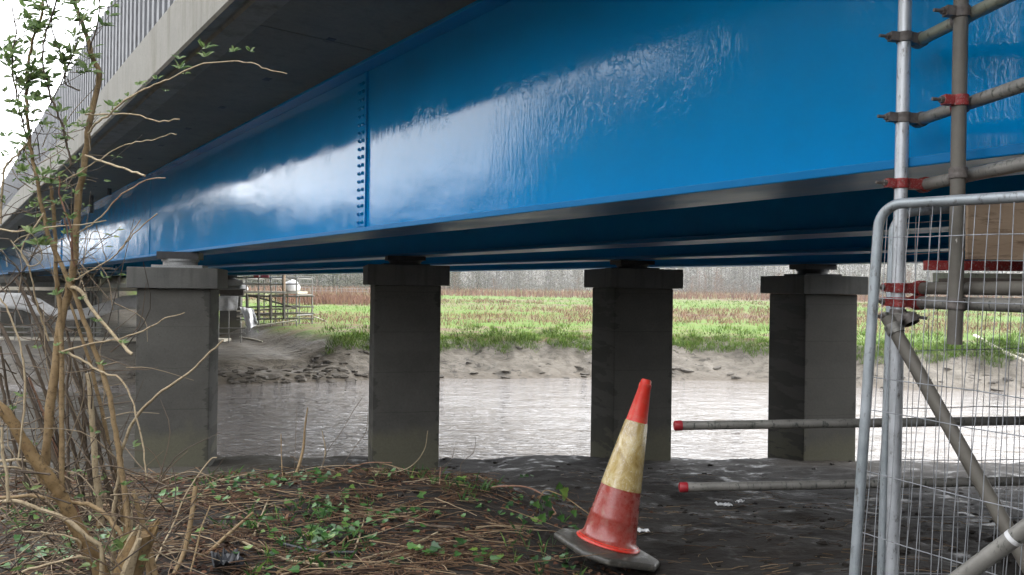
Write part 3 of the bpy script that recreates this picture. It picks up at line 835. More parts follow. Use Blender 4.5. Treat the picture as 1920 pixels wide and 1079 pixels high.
# ------------------------------------------------------------------ small things on the ground
def leaf_quad(m, p, d, nrm, L_, W_, fold=0.25):
    d = d.normalized(); side = d.cross(nrm)
    if side.length < 1e-4: side = d.orthogonal()
    side.normalize(); up = side.cross(d)
    n = len(m.v)
    m.v += [p, p + d * L_ * .3 + side * W_ * .5 + up * W_ * fold, p + d * L_ * .65 + side * W_ * .4 + up * W_ * fold * .8, p + d * L_ - up * L_ * .1,
            p + d * L_ * .65 - side * W_ * .4 + up * W_ * fold * .8, p + d * L_ * .3 - side * W_ * .5 + up * W_ * fold, p + d * L_ * .5]
    m.f += [(n, n + 1, n + 6), (n + 1, n + 2, n + 6), (n + 2, n + 3, n + 6), (n + 3, n + 4, n + 6), (n + 4, n + 5, n + 6), (n + 5, n, n + 6)]
def ivy_leaf(m, p, d, nrm, S):
    d = d.normalized(); side = d.cross(nrm).normalized(); up = side.cross(d)
    n = len(m.v)
    out = [(0, 0), (-.05, .30), (.15, .52), (.38, .34), (.52, .46), (.62, .22), (1.0, 0), (.62, -.22), (.52, -.46), (.38, -.34), (.15, -.52), (-.05, -.30)]
    m.v += [p + d * (x * S) + side * (y * S) + up * (abs(y) * S * .22) for x, y in out] + [p + d * S * .4]
    m.f += [(n + k, n + (k + 1) % 12, n + 12) for k in range(12)]
rnd = random.Random(5)
def rv(): return Vector((rnd.uniform(-1, 1), rnd.uniform(-1, 1), rnd.uniform(-1, 1)))
def debris_density(x, y):
    r = x / y
    lim = 0.10 - 0.06 * (y - 4) + 0.12 * fr(x * 1.3, y * 1.3, 8, 3)
    return sstep(lim + 0.10, lim - 0.22, r) * sstep(7.4, 6.3, y)
m = MB(); k = 0
while k < 5000:
    y = rnd.uniform(2.9, 7.2); x = rnd.uniform(-1.05 * y, 0.2 * y)
    if rnd.random() > debris_density(x, y) * (0.12 + 0.88 * sstep(-.22, .22, fr(x * 1.7, y * 1.7, 2, 3))): continue
    k += 1
    ln = rnd.choice((0.08, 0.12, 0.16, 0.22, 0.3, 0.45)) * rnd.uniform(.7, 1.3)
    a = rnd.gauss(0.15, 0.75); d = Vector((math.cos(a), math.sin(a) * .8, 0))
    bend = rnd.uniform(-.45, .45); sd_ = Vector((-d.y, d.x, 0))
    lift = abs(rnd.gauss(0, 0.022)); tilt = rnd.gauss(0, 0.10)
    pts = []
    for q in range(5):
        t_ = q / 4 - .5
        p = Vector((x, y, 0)) + d * (t_ * ln) + sd_ * (bend * ln * (t_ * t_ - .1))
        p.z = near_h(p.x, p.y) + 0.006 + lift + tilt * t_ * ln + 0.03 * (0.25 - t_ * t_) * rnd.random()
        pts.append(p)
    rr = rnd.choice((0.0013, 0.0018, 0.0024, 0.0035)) * (1.3 if ln > .25 else 1)
    m.tube(pts, [rr, rr * .55], 4, cap=False)
for k in range(260):
    y = rnd.uniform(2.9, 6.6); x = rnd.uniform(-0.80 * y, 0.1 * y)
    if rnd.random() > debris_density(x, y): continue
    ln = rnd.uniform(.25, .75); a = rnd.gauss(.1, .6); d = Vector((math.cos(a), math.sin(a), 0)); sd_ = Vector((-d.y, d.x, 0)); bend = rnd.uniform(-.3, .3)
    up_ = rnd.uniform(.01, .06); tilt = rnd.gauss(0, .12)
    pts = []
    for q in range(7):
        t_ = q / 6 - .5
        p = Vector((x, y, 0)) + d * (t_ * ln) + sd_ * (bend * ln * (t_ * t_ - .1) + rnd.uniform(-.006, .006))
        p.z = near_h(p.x, p.y, False) + up_ + tilt * t_ * ln + .03
        pts.append(p)
    rr = rnd.uniform(.002, .0045)
    m.tube(pts, [rr, rr * .5], 5, cap=False)
for k in range(900):                                               # straw and bark trodden into the mud
    y = rnd.uniform(3.4, 9.5); x = rnd.uniform(0.05 * y, 0.73 * y)
    ln = rnd.uniform(.03, .16); a = rnd.gauss(0, .6); d = Vector((math.cos(a), math.sin(a), 0))
    pts = [Vector((x, y, 0)) + d * (ln * (q - 1) / 2) + Vector((0, .01 * (q % 2), 0)) for q in range(3)]
    for p in pts: p.z = near_h(p.x, p.y) + .002
    rr = rnd.uniform(.001, .003)
    m.tube(pts, [rr, rr * .6], 4, cap=False)
tag(m.build('dead_stems', M['stems'], smooth=180), kind='stuff')
m = MB(); k = 0
while k < 5200:
    y = rnd.uniform(2.9, 7.2); x = rnd.uniform(-0.80 * y, 0.24 * y)
    if rnd.random() > debris_density(x - .12 * y, y) * (0.3 + 0.7 * sstep(-.2, .2, fr(x * 2.1, y * 2.1, 6, 3))): continue
    k += 1
    p = Vector((x, y, near_h(x, y) + rnd.uniform(0.002, 0.03)))
    d = rv(); d.z *= .3
    leaf_quad(m, p, d, Vector((rnd.uniform(-.6, .6), rnd.uniform(-.6, .6), 1)), rnd.uniform(.02, .06), rnd.uniform(.01, .035), rnd.uniform(-.3, .5))
tag(m.build('leaf_litter', M['litter'], smooth=0), kind='stuff')
# dead bracken fronds: rib with rows of short pinnae
m = MB()
for k in range(46):
    for _ in range(50):
        y = rnd.uniform(3.3, 6.0); x = rnd.uniform(-0.45 * y, 0.05 * y)
        if rnd.random() < debris_density(x, y): break
    a = rnd.uniform(-.6, 1.2); d = Vector((math.cos(a), math.sin(a), 0)); sd_ = Vector((-d.y, d.x, 0))
    ln = rnd.uniform(.18, .34); z0_ = near_h(x, y) + rnd.uniform(.012, .035)
    rib = [Vector((x, y, z0_)) + d * (ln * q / 5) + Vector((0, 0, .02 * math.sin(q * .7))) for q in range(6)]
    m.tube(rib, [.0022, .001], 4, cap=False)
    for q in range(14):
        t_ = q / 14
        b0 = Vector((x, y, z0_ + .004)) + d * (ln * t_)
        for sg in (-1, 1):
            leaf_quad(m, b0, sd_ * sg + d * .35 + Vector((0, 0, rnd.uniform(-.3, .1))), Vector((0, 0, 1)), .075 * (1 - t_ * .8), .009, .2)
tag(m.build('dead_bracken', island_mat('rust brown bracken', [(0.0, (0.075, 0.042, 0.026)), (0.6, (0.13, 0.070, 0.040)), (1.0, (0.20, 0.115, 0.065))], 0.8, 0.15, 0.3, 20), smooth=0), kind='stuff')
m = MB()
def cluster(cx, cy, n, spread):
    for _ in range(n):
        x = rnd.gauss(cx, spread); y = rnd.gauss(cy, spread * .9)
        z = near_h(x, y) + rnd.uniform(.012, .075)
        d = Vector((rnd.uniform(-1, 1), rnd.uniform(-1, 1), rnd.uniform(-.35, .15)))
        ivy_leaf(m, Vector((x, y, z)), d, Vector((rnd.uniform(-.45, .45), rnd.uniform(-.8, .1), 1)).normalized(), rnd.uniform(.026, .058))
for px, py, n, sp in ((430, 920, 16, .10), (465, 945, 14, .08), (455, 905, 10, .1), (585, 915, 30, .12), (605, 950, 14, .06), (610, 970, 26, .08), (625, 1015, 44, .10), (590, 1030, 20, .08), (650, 1000, 14, .08),
                      (480, 985, 12, .1), (735, 960, 14, .08), (725, 905, 12, .08), (745, 985, 8, .06), (680, 965, 10, .07), (650, 935, 10, .09), (700, 1020, 8, .06), (520, 905, 12, .1), (555, 940, 10, .08), (500, 925, 10, .08),
                      (880, 915, 12, .06), (900, 950, 8, .05), (955, 965, 10, .05), (1000, 985, 8, .05), (1040, 930, 12, .05), (930, 925, 14, .07), (980, 940, 10, .06), (860, 905, 8, .06), (800, 960, 8, .06),
                      (845, 1050, 12, .06), (900, 1060, 10, .05), (1060, 1050, 10, .05), (770, 1060, 10, .08), (660, 1065, 8, .06), (490, 1060, 10, .07), (545, 1075, 10, .07), (1085, 1000, 6, .04), (985, 900, 8, .06),
                      (210, 1030, 30, .10), (240, 1020, 20, .06), (160, 1045, 30, .12), (110, 1060, 40, .14), (60, 1070, 30, .14), (300, 950, 20, .12), (260, 1050, 12, .08), (400, 935, 20, .1), (60, 1000, 22, .15), (150, 990, 18, .12)):
    p = ground_hit(px, py)
    cluster(p.x, p.y, int(n * .75), sp)
for _ in range(60):
    y = rnd.uniform(3.2, 6.4); x = rnd.uniform(-.7 * y, .12 * y)
    if rnd.random() < debris_density(x, y): cluster(x, y, rnd.choice((1, 2, 3)), .04)
tag(m.build('ivy', M['ivy'], smooth=0), kind='stuff')
m = MB()
for _ in range(1500):
    y = rnd.uniform(2.9, 6.8); x = rnd.uniform(-.75 * y, .14 * y)
    if rnd.random() > debris_density(x - .05 * y, y) * sstep(0.0, .3, fr(x * 1.1, y * 1.1, 12, 3)): continue
    p = Vector((x, y, near_h(x, y)))
    for q in range(rnd.randint(2, 5)):
        d = Vector((rnd.uniform(-.5, .5), rnd.uniform(-.5, .5), 1)).normalized(); h_ = rnd.uniform(.04, .12)
        n = len(m.v); s2 = Vector((rnd.uniform(-1, 1), rnd.uniform(-1, 1), 0)).normalized() * .0022
        m.v += [p - s2, p + s2, p + d * h_ * .6 + s2 * .7 + rv() * .004, p + d * h_ + Vector((d.x, d.y, 0)) * h_ * .5]
        m.f += [(n, n + 1, n + 2), (n, n + 2, n + 3)]
tag(m.build('grass_tufts', M['ivy'], smooth=0), kind='stuff')
# clods and pebbles in the mud
m = MB()
for _ in range(260):
    y = rnd.uniform(3.4, 13.0) if rnd.random() < .6 else rnd.uniform(3.4, 6.5)
    x = rnd.uniform(-.35 * y, .72 * y)
    s_ = rnd.uniform(.006, .03) * (1 + .05 * y)
    p = Vector((x, y, near_h(x, y) + s_ * .15))
    n = len(m.v); k_ = 6
    for zz, rr in ((-.5, .6), (.1, 1.0), (.55, .55)):
        for q in range(k_):
            a = q * math.pi * 2 / k_
            m.v.append(p + Vector((math.cos(a) * rr * rnd.uniform(.7, 1.35), math.sin(a) * rr * rnd.uniform(.6, 1.1), zz * rnd.uniform(.5, .9))) * s_)
    for i in range(2):
        for q in range(k_): m.f.append((n + i * k_ + q, n + i * k_ + (q + 1) % k_, n + (i + 1) * k_ + (q + 1) % k_, n + (i + 1) * k_ + q))
    m.f.append(tuple(n + 2 * k_ + q for q in range(k_)))
tag(m.build('mud_clods', M['mud'], smooth=0), kind='stuff')

def stick(name, pts, r0, r1, mat, label, cat, group=None, lift=0.02, n=7, grounded=None):
    """pts are photograph pixels with an optional depth; without one the point lies on the ground"""
    P = []
    for p in pts:
        if len(p) == 3: P.append(at(*p))
        else:
            g = ground_hit(p[0], p[1], lift); P.append(g)
    o = P[-1].copy(); P = [p - o for p in P]
    ob = MB().tube(catmull(P, 5), [r0, r1], n, wob=0.06).build(name, mat, smooth=60)
    ob.location = o
    return tag(ob, label, cat, group)
G1 = 'dead sticks lying on the bank'
stick('dead_stick', [(474, 962, 4.3), (425, 1005, 4.05), (390, 1037), (371, 1043)], .008, .013, M['bark'], 'thick pale forked stick with a swollen butt end pointing up from the litter', 'stick', G1)
stick('dead_stick', [(820, 999), (759, 1028), (710, 1040), (646, 1059)], .006, .009, M['bark_pale'], 'long straight pale stick on the bare soil left of the cone', 'stick', G1)
stick('dead_stick', [(655, 1002, 4.3), (639, 1019), (599, 1046), (555, 1058), (520, 1075)], .006, .009, M['bark'], 'curved brown stick rising beside the biggest ivy clump', 'stick', G1)
stick('dead_stick', [(433, 1004), (486, 1031), (540, 1050), (610, 1062)], .007, .009, M['bark_pale'], 'pale stick sloping down to the right under the forked stick', 'stick', G1)
stick('dead_stick', [(510, 920, 5.2), (493, 962), (477, 1003)], .005, .007, M['bark_pale'], 'short pale stick tilted across the dark litter, left of the ivy', 'stick', G1)
stick('dead_stick', [(688, 952, 4.9), (676, 1000), (665, 1031)], .004, .006, M['bark_pale'], 'thin bent pale stick standing on the dead bracken', 'stick', G1)
stick('dead_stick', [(760, 985), (800, 986), (850, 990)], .006, .009, M['bark_dark'], 'short grey brown log end half sunk in soil between litter and mud', 'stick', G1)
stick('black_pipe', [(524, 1019), (599, 1035), (668, 1036)], .011, .011, M['black_plastic'], 'black plastic pipe lying under the ivy clump', 'pipe', lift=0.03)
G2 = 'dead stalks standing on the bank crest'
stick('dead_stalk', [(577, 764, 5.7), (572, 800, 5.7), (567, 850, 5.65), (548, 912, 5.5)], .004, .014, M['bark'], 'stout snapped brown stalk standing against the water', 'stalk', G2)
stick('dead_stalk', [(527, 814, 5.7), (528, 860, 5.65), (531, 905, 5.55)], .003, .005, M['bark'], 'thin straight pale stalk at the water edge beside the stout snapped one', 'stalk', G2)
stick('dead_stalk', [(557, 762, 5.8), (554, 830, 5.7), (552, 896, 5.6)], .002, .003, M['bark_dark'], 'hair thin dark stalk touching the stout snapped stalk', 'stalk', G2)
stick('dead_stalk', [(604, 808, 5.7), (610, 850, 5.7), (597, 896, 5.6)], .003, .006, M['bark_pale'], 'forked grey stalk with a bent top near the dark pier', 'stalk', G2)
stick('dead_stalk', [(544, 856, 5.7), (556, 862, 5.7), (575, 885, 5.6), (585, 900, 5.55)], .007, .006, M['bark_dark'], 'dark hooked twig against the river, below the snapped stalk', 'stalk', G2)
stick('dead_stalk', [(735, 868, 5.6), (690, 868, 5.6), (650, 880, 5.6), (600, 905, 5.5), (572, 925)], .003, .008, M['bark_red'], 'long reddish stem leaning low across the foot of the dark pier', 'stalk', G2)
stick('dead_stalk', [(826, 876, 5.4), (825, 895, 5.4), (824, 914, 5.35)], .005, .006, M['bark_red'], 'short upright reddish stub right of the dark pier', 'stalk', G2)
stick('dead_stalk', [(367, 912, 3.8), (360, 965, 3.75), (347, 1030, 3.7), (326, 1078, 3.6)], .013, .011, M['bark'], 'blunt cut brown stalk standing right of the broken stump', 'stalk', G2)
stick('dead_stalk', [(407, 858, 3.9), (392, 865, 3.9), (350, 925, 3.85), (327, 980, 3.8), (307, 1020, 3.7), (287, 1062, 3.6)], .003, .005, M['bark_pale'], 'long thin drooping pale stem crossing the foot of the pale pier', 'stalk', G2)
stick('dead_stalk', [(395, 948, 3.9), (378, 990, 3.8), (366, 1040, 3.7), (356, 1078, 3.6)], .004, .005, M['bark'], 'slim brown stem between the blunt stalk and the forked stick', 'stalk', G2)
stick('dead_stalk', [(1042, 962, 4.7), (1020, 930, 4.8), (985, 913, 4.9), (940, 912, 5.0), (920, 915)], .003, .006, M['bark_red'], 'arched reddish bramble stem left of the cone', 'stalk', G2)
G3 = 'bare twigs at the dark pier foot'
stick('bare_twig', [(802, 808, 5.5), (795, 845, 5.5), (770, 875, 5.5), (730, 888, 5.5), (700, 885, 5.4)], .0022, .0035, M['bark_pale'], 'wiry pale twig curling up against the dark pier', 'twig', G3)
stick('bare_twig', [(892, 820, 5.4), (888, 848, 5.4), (866, 868, 5.4), (862, 885, 5.4), (845, 905, 5.35)], .0018, .003, M['bark_dark'], 'thin hooked twig against the white water right of the dark pier', 'twig', G3)
stick('bare_twig', [(852, 842, 5.4), (846, 862, 5.4), (826, 878, 5.4)], .0016, .0022, M['bark_dark'], 'short twig branching from the reddish stub', 'twig', G3)
stick('bare_twig', [(680, 745, 5.8), (660, 775, 5.8), (640, 810, 5.75), (612, 850, 5.7), (600, 890, 5.6)], .0018, .003, M['bark_dark'], 'tall fine twig with a bud leaning left of the dark pier', 'twig', G3)
stick('bare_twig', [(690, 775, 5.8), (686, 810, 5.8), (668, 835, 5.75), (645, 870, 5.7), (640, 893, 5.6)], .0018, .003, M['bark_dark'], 'fine twig running down the left edge of the dark pier', 'twig', G3)
# bramble spray beside the cone
sp_ = thing('bramble_spray', 'pale green bramble spray with round leaves arching beside the cone', 'plant', ground_hit(1120, 965))
so = Vector(sp_.location)
pts = [ground_hit(1005, 968), at(1012, 935, 4.55), at(1022, 920, 4.55), at(1040, 924, 4.5), at(1062, 934, 4.5), at(1085, 950, 4.45), at(1110, 968, 4.4)]
MB().tube(catmull([p - so for p in pts], 4), [.004, .0025], 6).build('stem', M['bark'], sp_, smooth=60)
m = MB()
for px, py, s_ in ((1048, 917, .05), (1064, 924, .062), (1060, 936, .04), (1020, 938, .05), (1028, 950, .05), (1005, 950, .05), (1035, 965, .05), (1015, 975, .06), (1050, 975, .05), (1075, 965, .05)):
    ivy_leaf(m, at(px, py, 4.5) - so, Vector((rnd.uniform(-.5, .5), -.2, rnd.uniform(.2, 1))), Vector((rnd.uniform(-.3, .3), -1, .5)).normalized(), s_)
m.build('leaves', M['ivy'], sp_)
# litter
def scrap(name, px, py, w_, d_, mat, label, cat, rz, amp=.012, group=None, lift=.015):
    p = ground_hit(px, py, lift)
    m = MB(); nx, ny = 9, 6
    for j in range(ny):
        for i in range(nx):
            x = (i / (nx - 1) - .5) * w_ * (1 + .25 * fr(j * .7, px, 3, 2)); y = (j / (ny - 1) - .5) * d_ * (1 + .3 * fr(i * .6, py, 4, 2))
            m.v.append(Vector((x, y, amp * 1.6 * fr(i * .55 + px, j * .6, 1, 3) + amp)))
    for j in range(ny - 1):
        for i in range(nx - 1):
            a = j * nx + i; m.f.append((a, a + 1, a + nx + 1, a + nx))
    o = m.build(name, mat, smooth=30, solid=.0015)
    o.location = p; o.rotation_euler = (0, 0, rz)
    return tag(o, label, cat, group)
scrap('paper_scrap', 1356, 948, .135, .075, M['paper'], 'larger white paper scrap on the dark mud under the lower rail', 'litter', .1, group='white paper scraps')
scrap('paper_scrap', 1387, 942, .07, .05, M['paper'], 'small white paper scrap touching the larger one under the rail', 'litter', .5, group='white paper scraps')
scrap('paper_scrap', 1203, 998, .10, .05, M['paper'], 'dirty white scrap tucked behind the cone foot', 'litter', .2, group='white paper scraps')
scrap('plastic_scrap', 425, 1066, .13, .15, M['black_plastic'], 'crumpled black plastic scrap in the litter at the lower edge', 'litter', .6, .045)
# broken stump
st0 = at(238, 1085, 2.62)
gzs = near_h(st0.x, st0.y, False)
stump = thing('broken_stump', 'splintered ochre stump snapped off beside the elder stems', 'stump', (st0.x, st0.y, gzs))
so = Vector(stump.location)
m = MB()
base = at(222, 1125, 2.62) - so; top = at(264, 1002, 2.62) - so
m.tube([base, base.lerp(top, .35), base.lerp(top, .7), top], [.048, .046, .044, .030], 12, wob=.22)
m.build('wood', M['trunk'], stump, smooth=50)
for k in range(11):
    a = rnd.uniform(0, 6.28); q = Vector((math.cos(a), math.sin(a), 0)) * .034
    b0 = base.lerp(top, rnd.uniform(.6, .9)) + q
    b1 = top + q * 1.1 + Vector((rnd.uniform(.0, .05), rnd.uniform(-.02, .02), rnd.uniform(.0, .10)))
    MB().tube([b0, b0.lerp(b1, .6) + rv() * .004, b1], [rnd.uniform(.010, .018), .002], 5, wob=.2).build('splinter', M['trunk'] if k % 3 else M['bark_pale'], stump, smooth=40)
MB().tube([at(228, 1110, 2.56) - so, at(243, 1060, 2.56) - so, at(262, 1010, 2.56) - so], [.020, .018, .008], 8, wob=.2).build('splinter', M['bark_pale'], stump, smooth=40)
for x0, y0, x1, y1, rr in ((280, 1078, 266, 960, .011), (292, 1078, 250, 920, .012)):
    MB().tube([at(x0, y0, 3.05) - so, at(lerp(x0, x1, .5) + 2, lerp(y0, y1, .5), 3.05) - so, at(x1, y1, 3.05) - so], [rr, rr * .7], 8, wob=.08).build('side_shoot', M['bark'], stump, smooth=60)

# ------------------------------------------------------------------ the elder shrub on the left
root0 = at(195, 1079, 2.75)
shrub = thing('elder_shrub', 'tall straggly elder shrub with bare straw stems and young green leaves', 'shrub', (root0.x, root0.y, near_h(root0.x, root0.y, False)))
so = Vector(shrub.location)
tips = []
def stem(pts, Y0, Y1, w0, w1, mat, name='stem', sub=4):
    """pixels from the root end; widths in photograph pixels"""
    n_ = len(pts)
    P = []
    for i, (x, y) in enumerate(pts):
        P.append(at(x, y, lerp(Y0, Y1, i / max(1, n_ - 1))) - so)
    Q = catmull(P, sub)
    Q = [q + rv() * (0.0026 if i else 0) for i, q in enumerate(Q)]
    Ym = (Y0 + Y1) / 2
    m = MB().tube(Q, [w0 * Ym / F / 2, w1 * Ym / F / 2], 9, wob=.12)
    m.build(name, M[mat], shrub, smooth=60)
    return Q
stem([(200, 1130), (197, 1090), (180, 1050), (160, 1015), (135, 972), (117, 935), (100, 907), (75, 872), (47, 835), (18, 785), (-30, 735), (-90, 640), (-130, 520)], 2.72, 2.5, 30, 15, 'trunk', 'trunk')
main = stem([(84, 905), (87, 865), (88, 840), (95, 765), (108, 650), (120, 578), (131, 536), (139, 495), (142, 433), (150, 356), (160, 300), (164, 250), (172, 211), (186, 147), (181, 125), (172, 106), (164, 75), (150, 33), (138, 0), (130, -30)], 2.66, 2.5, 17, 6, 'bark')
stem([(118, 925), (117, 900), (116, 790), (115, 640), (108, 540), (107, 536), (104, 467), (100, 392), (96, 350)], 2.65, 2.55, 10, 6, 'bark')
s3 = stem([(238, 1040), (240, 1015), (240, 970), (225, 865), (215, 790), (200, 725), (165, 620), (142, 555), (131, 536), (117, 500), (92, 445), (83, 406), (76, 383), (70, 336), (61, 300), (56, 264), (51, 211), (50, 153), (58, 90), (74, 40), (82, -20)], 2.62, 2.45, 11, 4, 'bark')
stem([(190, 985), (187, 950), (180, 890), (172, 780), (165, 700)], 2.8, 2.8, 12, 9, 'bark_pale')
stem([(186, 990), (185, 947), (180, 890), (179, 840), (176, 800)], 2.9, 2.9, 9, 8, 'bark')
stem([(212, 1100), (212, 1065), (214, 1000), (215, 945), (222, 902), (225, 865), (235, 825), (255, 785), (285, 750), (325, 720), (360, 695), (390, 665), (417, 638)], 2.7, 2.5, 9, 3, 'bark_pale')
stem([(236, 1060), (236, 1015), (236, 965), (232, 915), (226, 860)], 2.75, 2.7, 9, 7, 'bark')
stem([(135, 540), (150, 545), (180, 590), (220, 635), (247, 665)], 2.55, 2.45, 7, 6, 'bark_pale')
stem([(112, 662), (165, 647), (225, 635), (280, 615), (310, 597), (347, 586)], 2.6, 2.4, 4.5, 1.5, 'bark_pale', 'twig')
stem([(122, 660), (155, 677), (195, 700), (225, 710), (250, 760), (270, 845), (275, 900)], 2.6, 2.5, 4.5, 2.5, 'bark_pale', 'twig')
stem([(190, 1120), (190, 1030), (170, 1012), (140, 985), (112, 967), (75, 955), (37, 940), (0, 940), (-30, 945)], 2.6, 2.5, 9, 6, 'bark_pale')
stem([(232, 1060), (232, 1012), (212, 982), (190, 957), (160, 945), (130, 940), (60, 930), (0, 935), (-20, 940)], 2.62, 2.7, 9, 6, 'bark')
stem([(180, 1060), (165, 1047), (140, 1046), (100, 1055), (42, 1072)], 2.55, 2.4, 5, 4, 'bark_pale')
stem([(150, 1035), (148, 1012), (90, 1000), (45, 996)], 2.65, 2.6, 4, 3, 'bark_pale')
stem([(75, 905), (60, 870), (20, 862), (-20, 870)], 2.65, 2.6, 6, 5, 'bark_pale')
stem([(90, 925), (82, 905), (50, 880), (0, 875)], 2.7, 2.6, 4, 3, 'bark_pale')
stem([(16, 940), (14, 900), (6, 850), (3, 800)], 2.4, 2.4, 6, 5, 'bark_pale')
stem([(140, 960), (110, 880), (75, 790), (40, 690), (-10, 590)], 3.0, 3.0, 9, 7, 'bark_dark')
stem([(190, 990), (170, 880), (140, 780), (90, 650), (30, 520)], 3.1, 3.0, 9, 6, 'bark_dark')
stem([(245, 980), (230, 900), (165, 760), (110, 640), (60, 560)], 3.1, 3.0, 8, 5, 'bark_dark')
stem([(130, 950), (128, 850), (126, 760), (128, 700), (137, 640)], 3.0, 3.0, 6, 4, 'bark_dark')
stem([(70, 960), (50, 900), (30, 840), (15, 780), (0, 700)], 3.1, 3.0, 8, 5, 'bark_dark')
for q in range(9):
    x0_ = rnd.uniform(30, 250); x1_ = x0_ - rnd.uniform(40, 150); y1_ = rnd.uniform(560, 760)
    stem([(x0_, 985), (lerp(x0_, x1_, .3) + rnd.uniform(-9, 9), lerp(985, y1_, .35)), (lerp(x0_, x1_, .65) + rnd.uniform(-9, 9), lerp(985, y1_, .7)), (x1_, y1_)], 3.15, 3.0, rnd.uniform(6, 10), rnd.uniform(3, 5), rnd.choice(('bark_dark', 'bark_dark', 'bark', 'bark_red')))
stem([(35, 860), (45, 770), (46, 690), (36, 640), (15, 585), (0, 560)], 2.5, 2.5, 4, 3, 'bark_pale')
stem([(135, 475), (133, 435), (122, 395), (111, 365), (112, 330)], 2.5, 2.4, 4, 2.5, 'bark_red', 'twig')
stem([(140, 500), (134, 470), (128, 440), (120, 410)], 2.5, 2.4, 3, 2, 'bark_red', 'twig')
b19 = stem([(166, 250), (180, 233), (208, 213), (233, 190), (263, 171), (300, 155), (335, 140), (380, 120), (438, 116), (470, 118), (500, 130), (539, 138)], 2.5, 2.3, 4.5, 1.6, 'bark_pale', 'twig')
stem([(160, 215), (180, 215), (248, 214), (298, 228), (335, 223)], 2.5, 2.4, 3.5, 2, 'bark_pale', 'twig')
stem([(112, 345), (150, 322), (188, 299), (220, 279), (255, 267), (293, 262), (320, 251), (330, 253)], 2.5, 2.4, 2.6, 1.5, 'bark_pale', 'twig')
stem([(160, 292), (200, 306), (240, 319), (273, 331)], 2.5, 2.3, 4, 4, 'bark_pale', 'twig')
stem([(146, 437), (180, 415), (220, 372), (250, 350), (285, 336), (310, 335)], 2.5, 2.4, 3, 1.5, 'bark_pale', 'twig')
stem([(-5, 429), (45, 434), (100, 426), (140, 422), (200, 414)], 2.55, 2.45, 3.5, 2, 'bark_pale', 'twig')
stem([(138, 527), (150, 520), (200, 490), (225, 470), (250, 440), (295, 400)], 2.5, 2.4, 3, 2, 'bark_pale', 'twig')
stem([(225, 470), (240, 450), (263, 411)], 2.44, 2.4, 2.4, 1.5, 'bark_pale', 'twig')
stem([(199, 489), (190, 455), (181, 422)], 2.45, 2.45, 1.8, 1.6, 'bark_dark', 'twig')
u1 = stem([(132, 310), (128, 284), (120, 253), (111, 220), (96, 186), (89, 153), (80, 120), (84, 70), (100, 20), (112, -20)], 2.5, 2.4, 4, 3, 'bark_dark')
u2 = stem([(150, 170), (122, 156), (120, 120), (103, 72), (95, 30), (84, -10)], 2.5, 2.4, 3, 2, 'bark_dark', 'twig')
u3 = stem([(168, 95), (184, 40), (186, 0), (190, -20)], 2.5, 2.45, 2.6, 2, 'bark_dark', 'twig')
u4 = stem([(60, 290), (40, 225), (28, 170), (22, 110), (30, 60), (20, 10)], 2.5, 2.4, 3, 2, 'bark_dark', 'twig')
u5 = stem([(92, 200), (120, 140), (146, 75), (150, 40)], 2.5, 2.4, 2.4, 1.6, 'bark_dark', 'twig')
u6 = stem([(56, 264), (32, 290), (16, 305), (5, 335), (2, 420)], 2.5, 2.5, 4, 4, 'bark_pale', 'twig')
stem([(82, 400), (40, 470), (60, 500), (80, 480), (58, 440), (25, 455)], 2.5, 2.45, 3, 1.5, 'bark_pale', 'twig')
stem([(75, 585), (55, 545), (30, 500), (0, 470)], 2.6, 2.5, 4, 2.5, 'bark_dark', 'twig')
stem([(92, 640), (75, 590), (66, 550), (50, 490), (20, 450)], 2.6, 2.5, 4, 2, 'bark_pale', 'twig')
stem([(0, 548), (40, 510), (66, 470), (84, 440)], 2.6, 2.5, 3, 2, 'bark_dark', 'twig')
# fine side twigs and leaf clusters
tw = MB(); lf = MB()
def rosette(p, n, size, up=Vector((0, 0, 1))):
    for k in range(n):
        a = k * 2.4 + rnd.uniform(-.5, .5)
        d = (Vector((math.cos(a), math.sin(a) * .8, 0)) * rnd.uniform(.6, 1.1) + up * rnd.uniform(.2, 1.0)).normalized()
        leaf_quad(lf, p + d * .003, d, Vector((rnd.uniform(-.4, .4), -rnd.uniform(.2, 1), rnd.uniform(.2, 1))).normalized(), size * rnd.uniform(.6, 1.15), size * rnd.uniform(.26, .42), rnd.uniform(.1, .45))
def bushy(Q, n, lo, hi, ln, leafs=(3, 7), size=.040, spread=1.0):
    for _ in range(n):
        i = int(lerp(lo, hi, rnd.random()) * (len(Q) - 2))
        p = Q[i].lerp(Q[i + 1], rnd.random())
        d = (Q[i + 1] - Q[i]).normalized() + rv() * spread
        d.z += .25; d.normalize()
        l_ = ln * rnd.uniform(.4, 1.2)
        mid = p + d * l_ * .5 + rv() * l_ * .08
        e_ = p + d * l_ + rv() * l_ * .12 + Vector((0, 0, .1 * l_))
        tw.tube(catmull([p, mid, e_], 3), [.0016, .0008], 4, cap=False)
        rosette(e_, rnd.randint(*leafs), size, d)
        if rnd.random() < .65: rosette(mid, rnd.randint(2, 4), size * .85, d)
bushy(u1, 18, .15, 1, .10); bushy(u2, 13, .1, 1, .09); bushy(u3, 9, .1, 1, .08); bushy(u4, 22, .05, 1, .12); bushy(u5, 10, .2, 1, .09)
bushy(s3, 21, .60, .98, .12); bushy(s3, 9, .5, .66, .08, (3, 5), .035); bushy(main, 14, .66, 1, .07, (2, 4)); bushy(u6, 12, 0, 1, .08, (2, 4), .026)
bushy(main, 10, .35, .66, .06, (1, 3), .022)
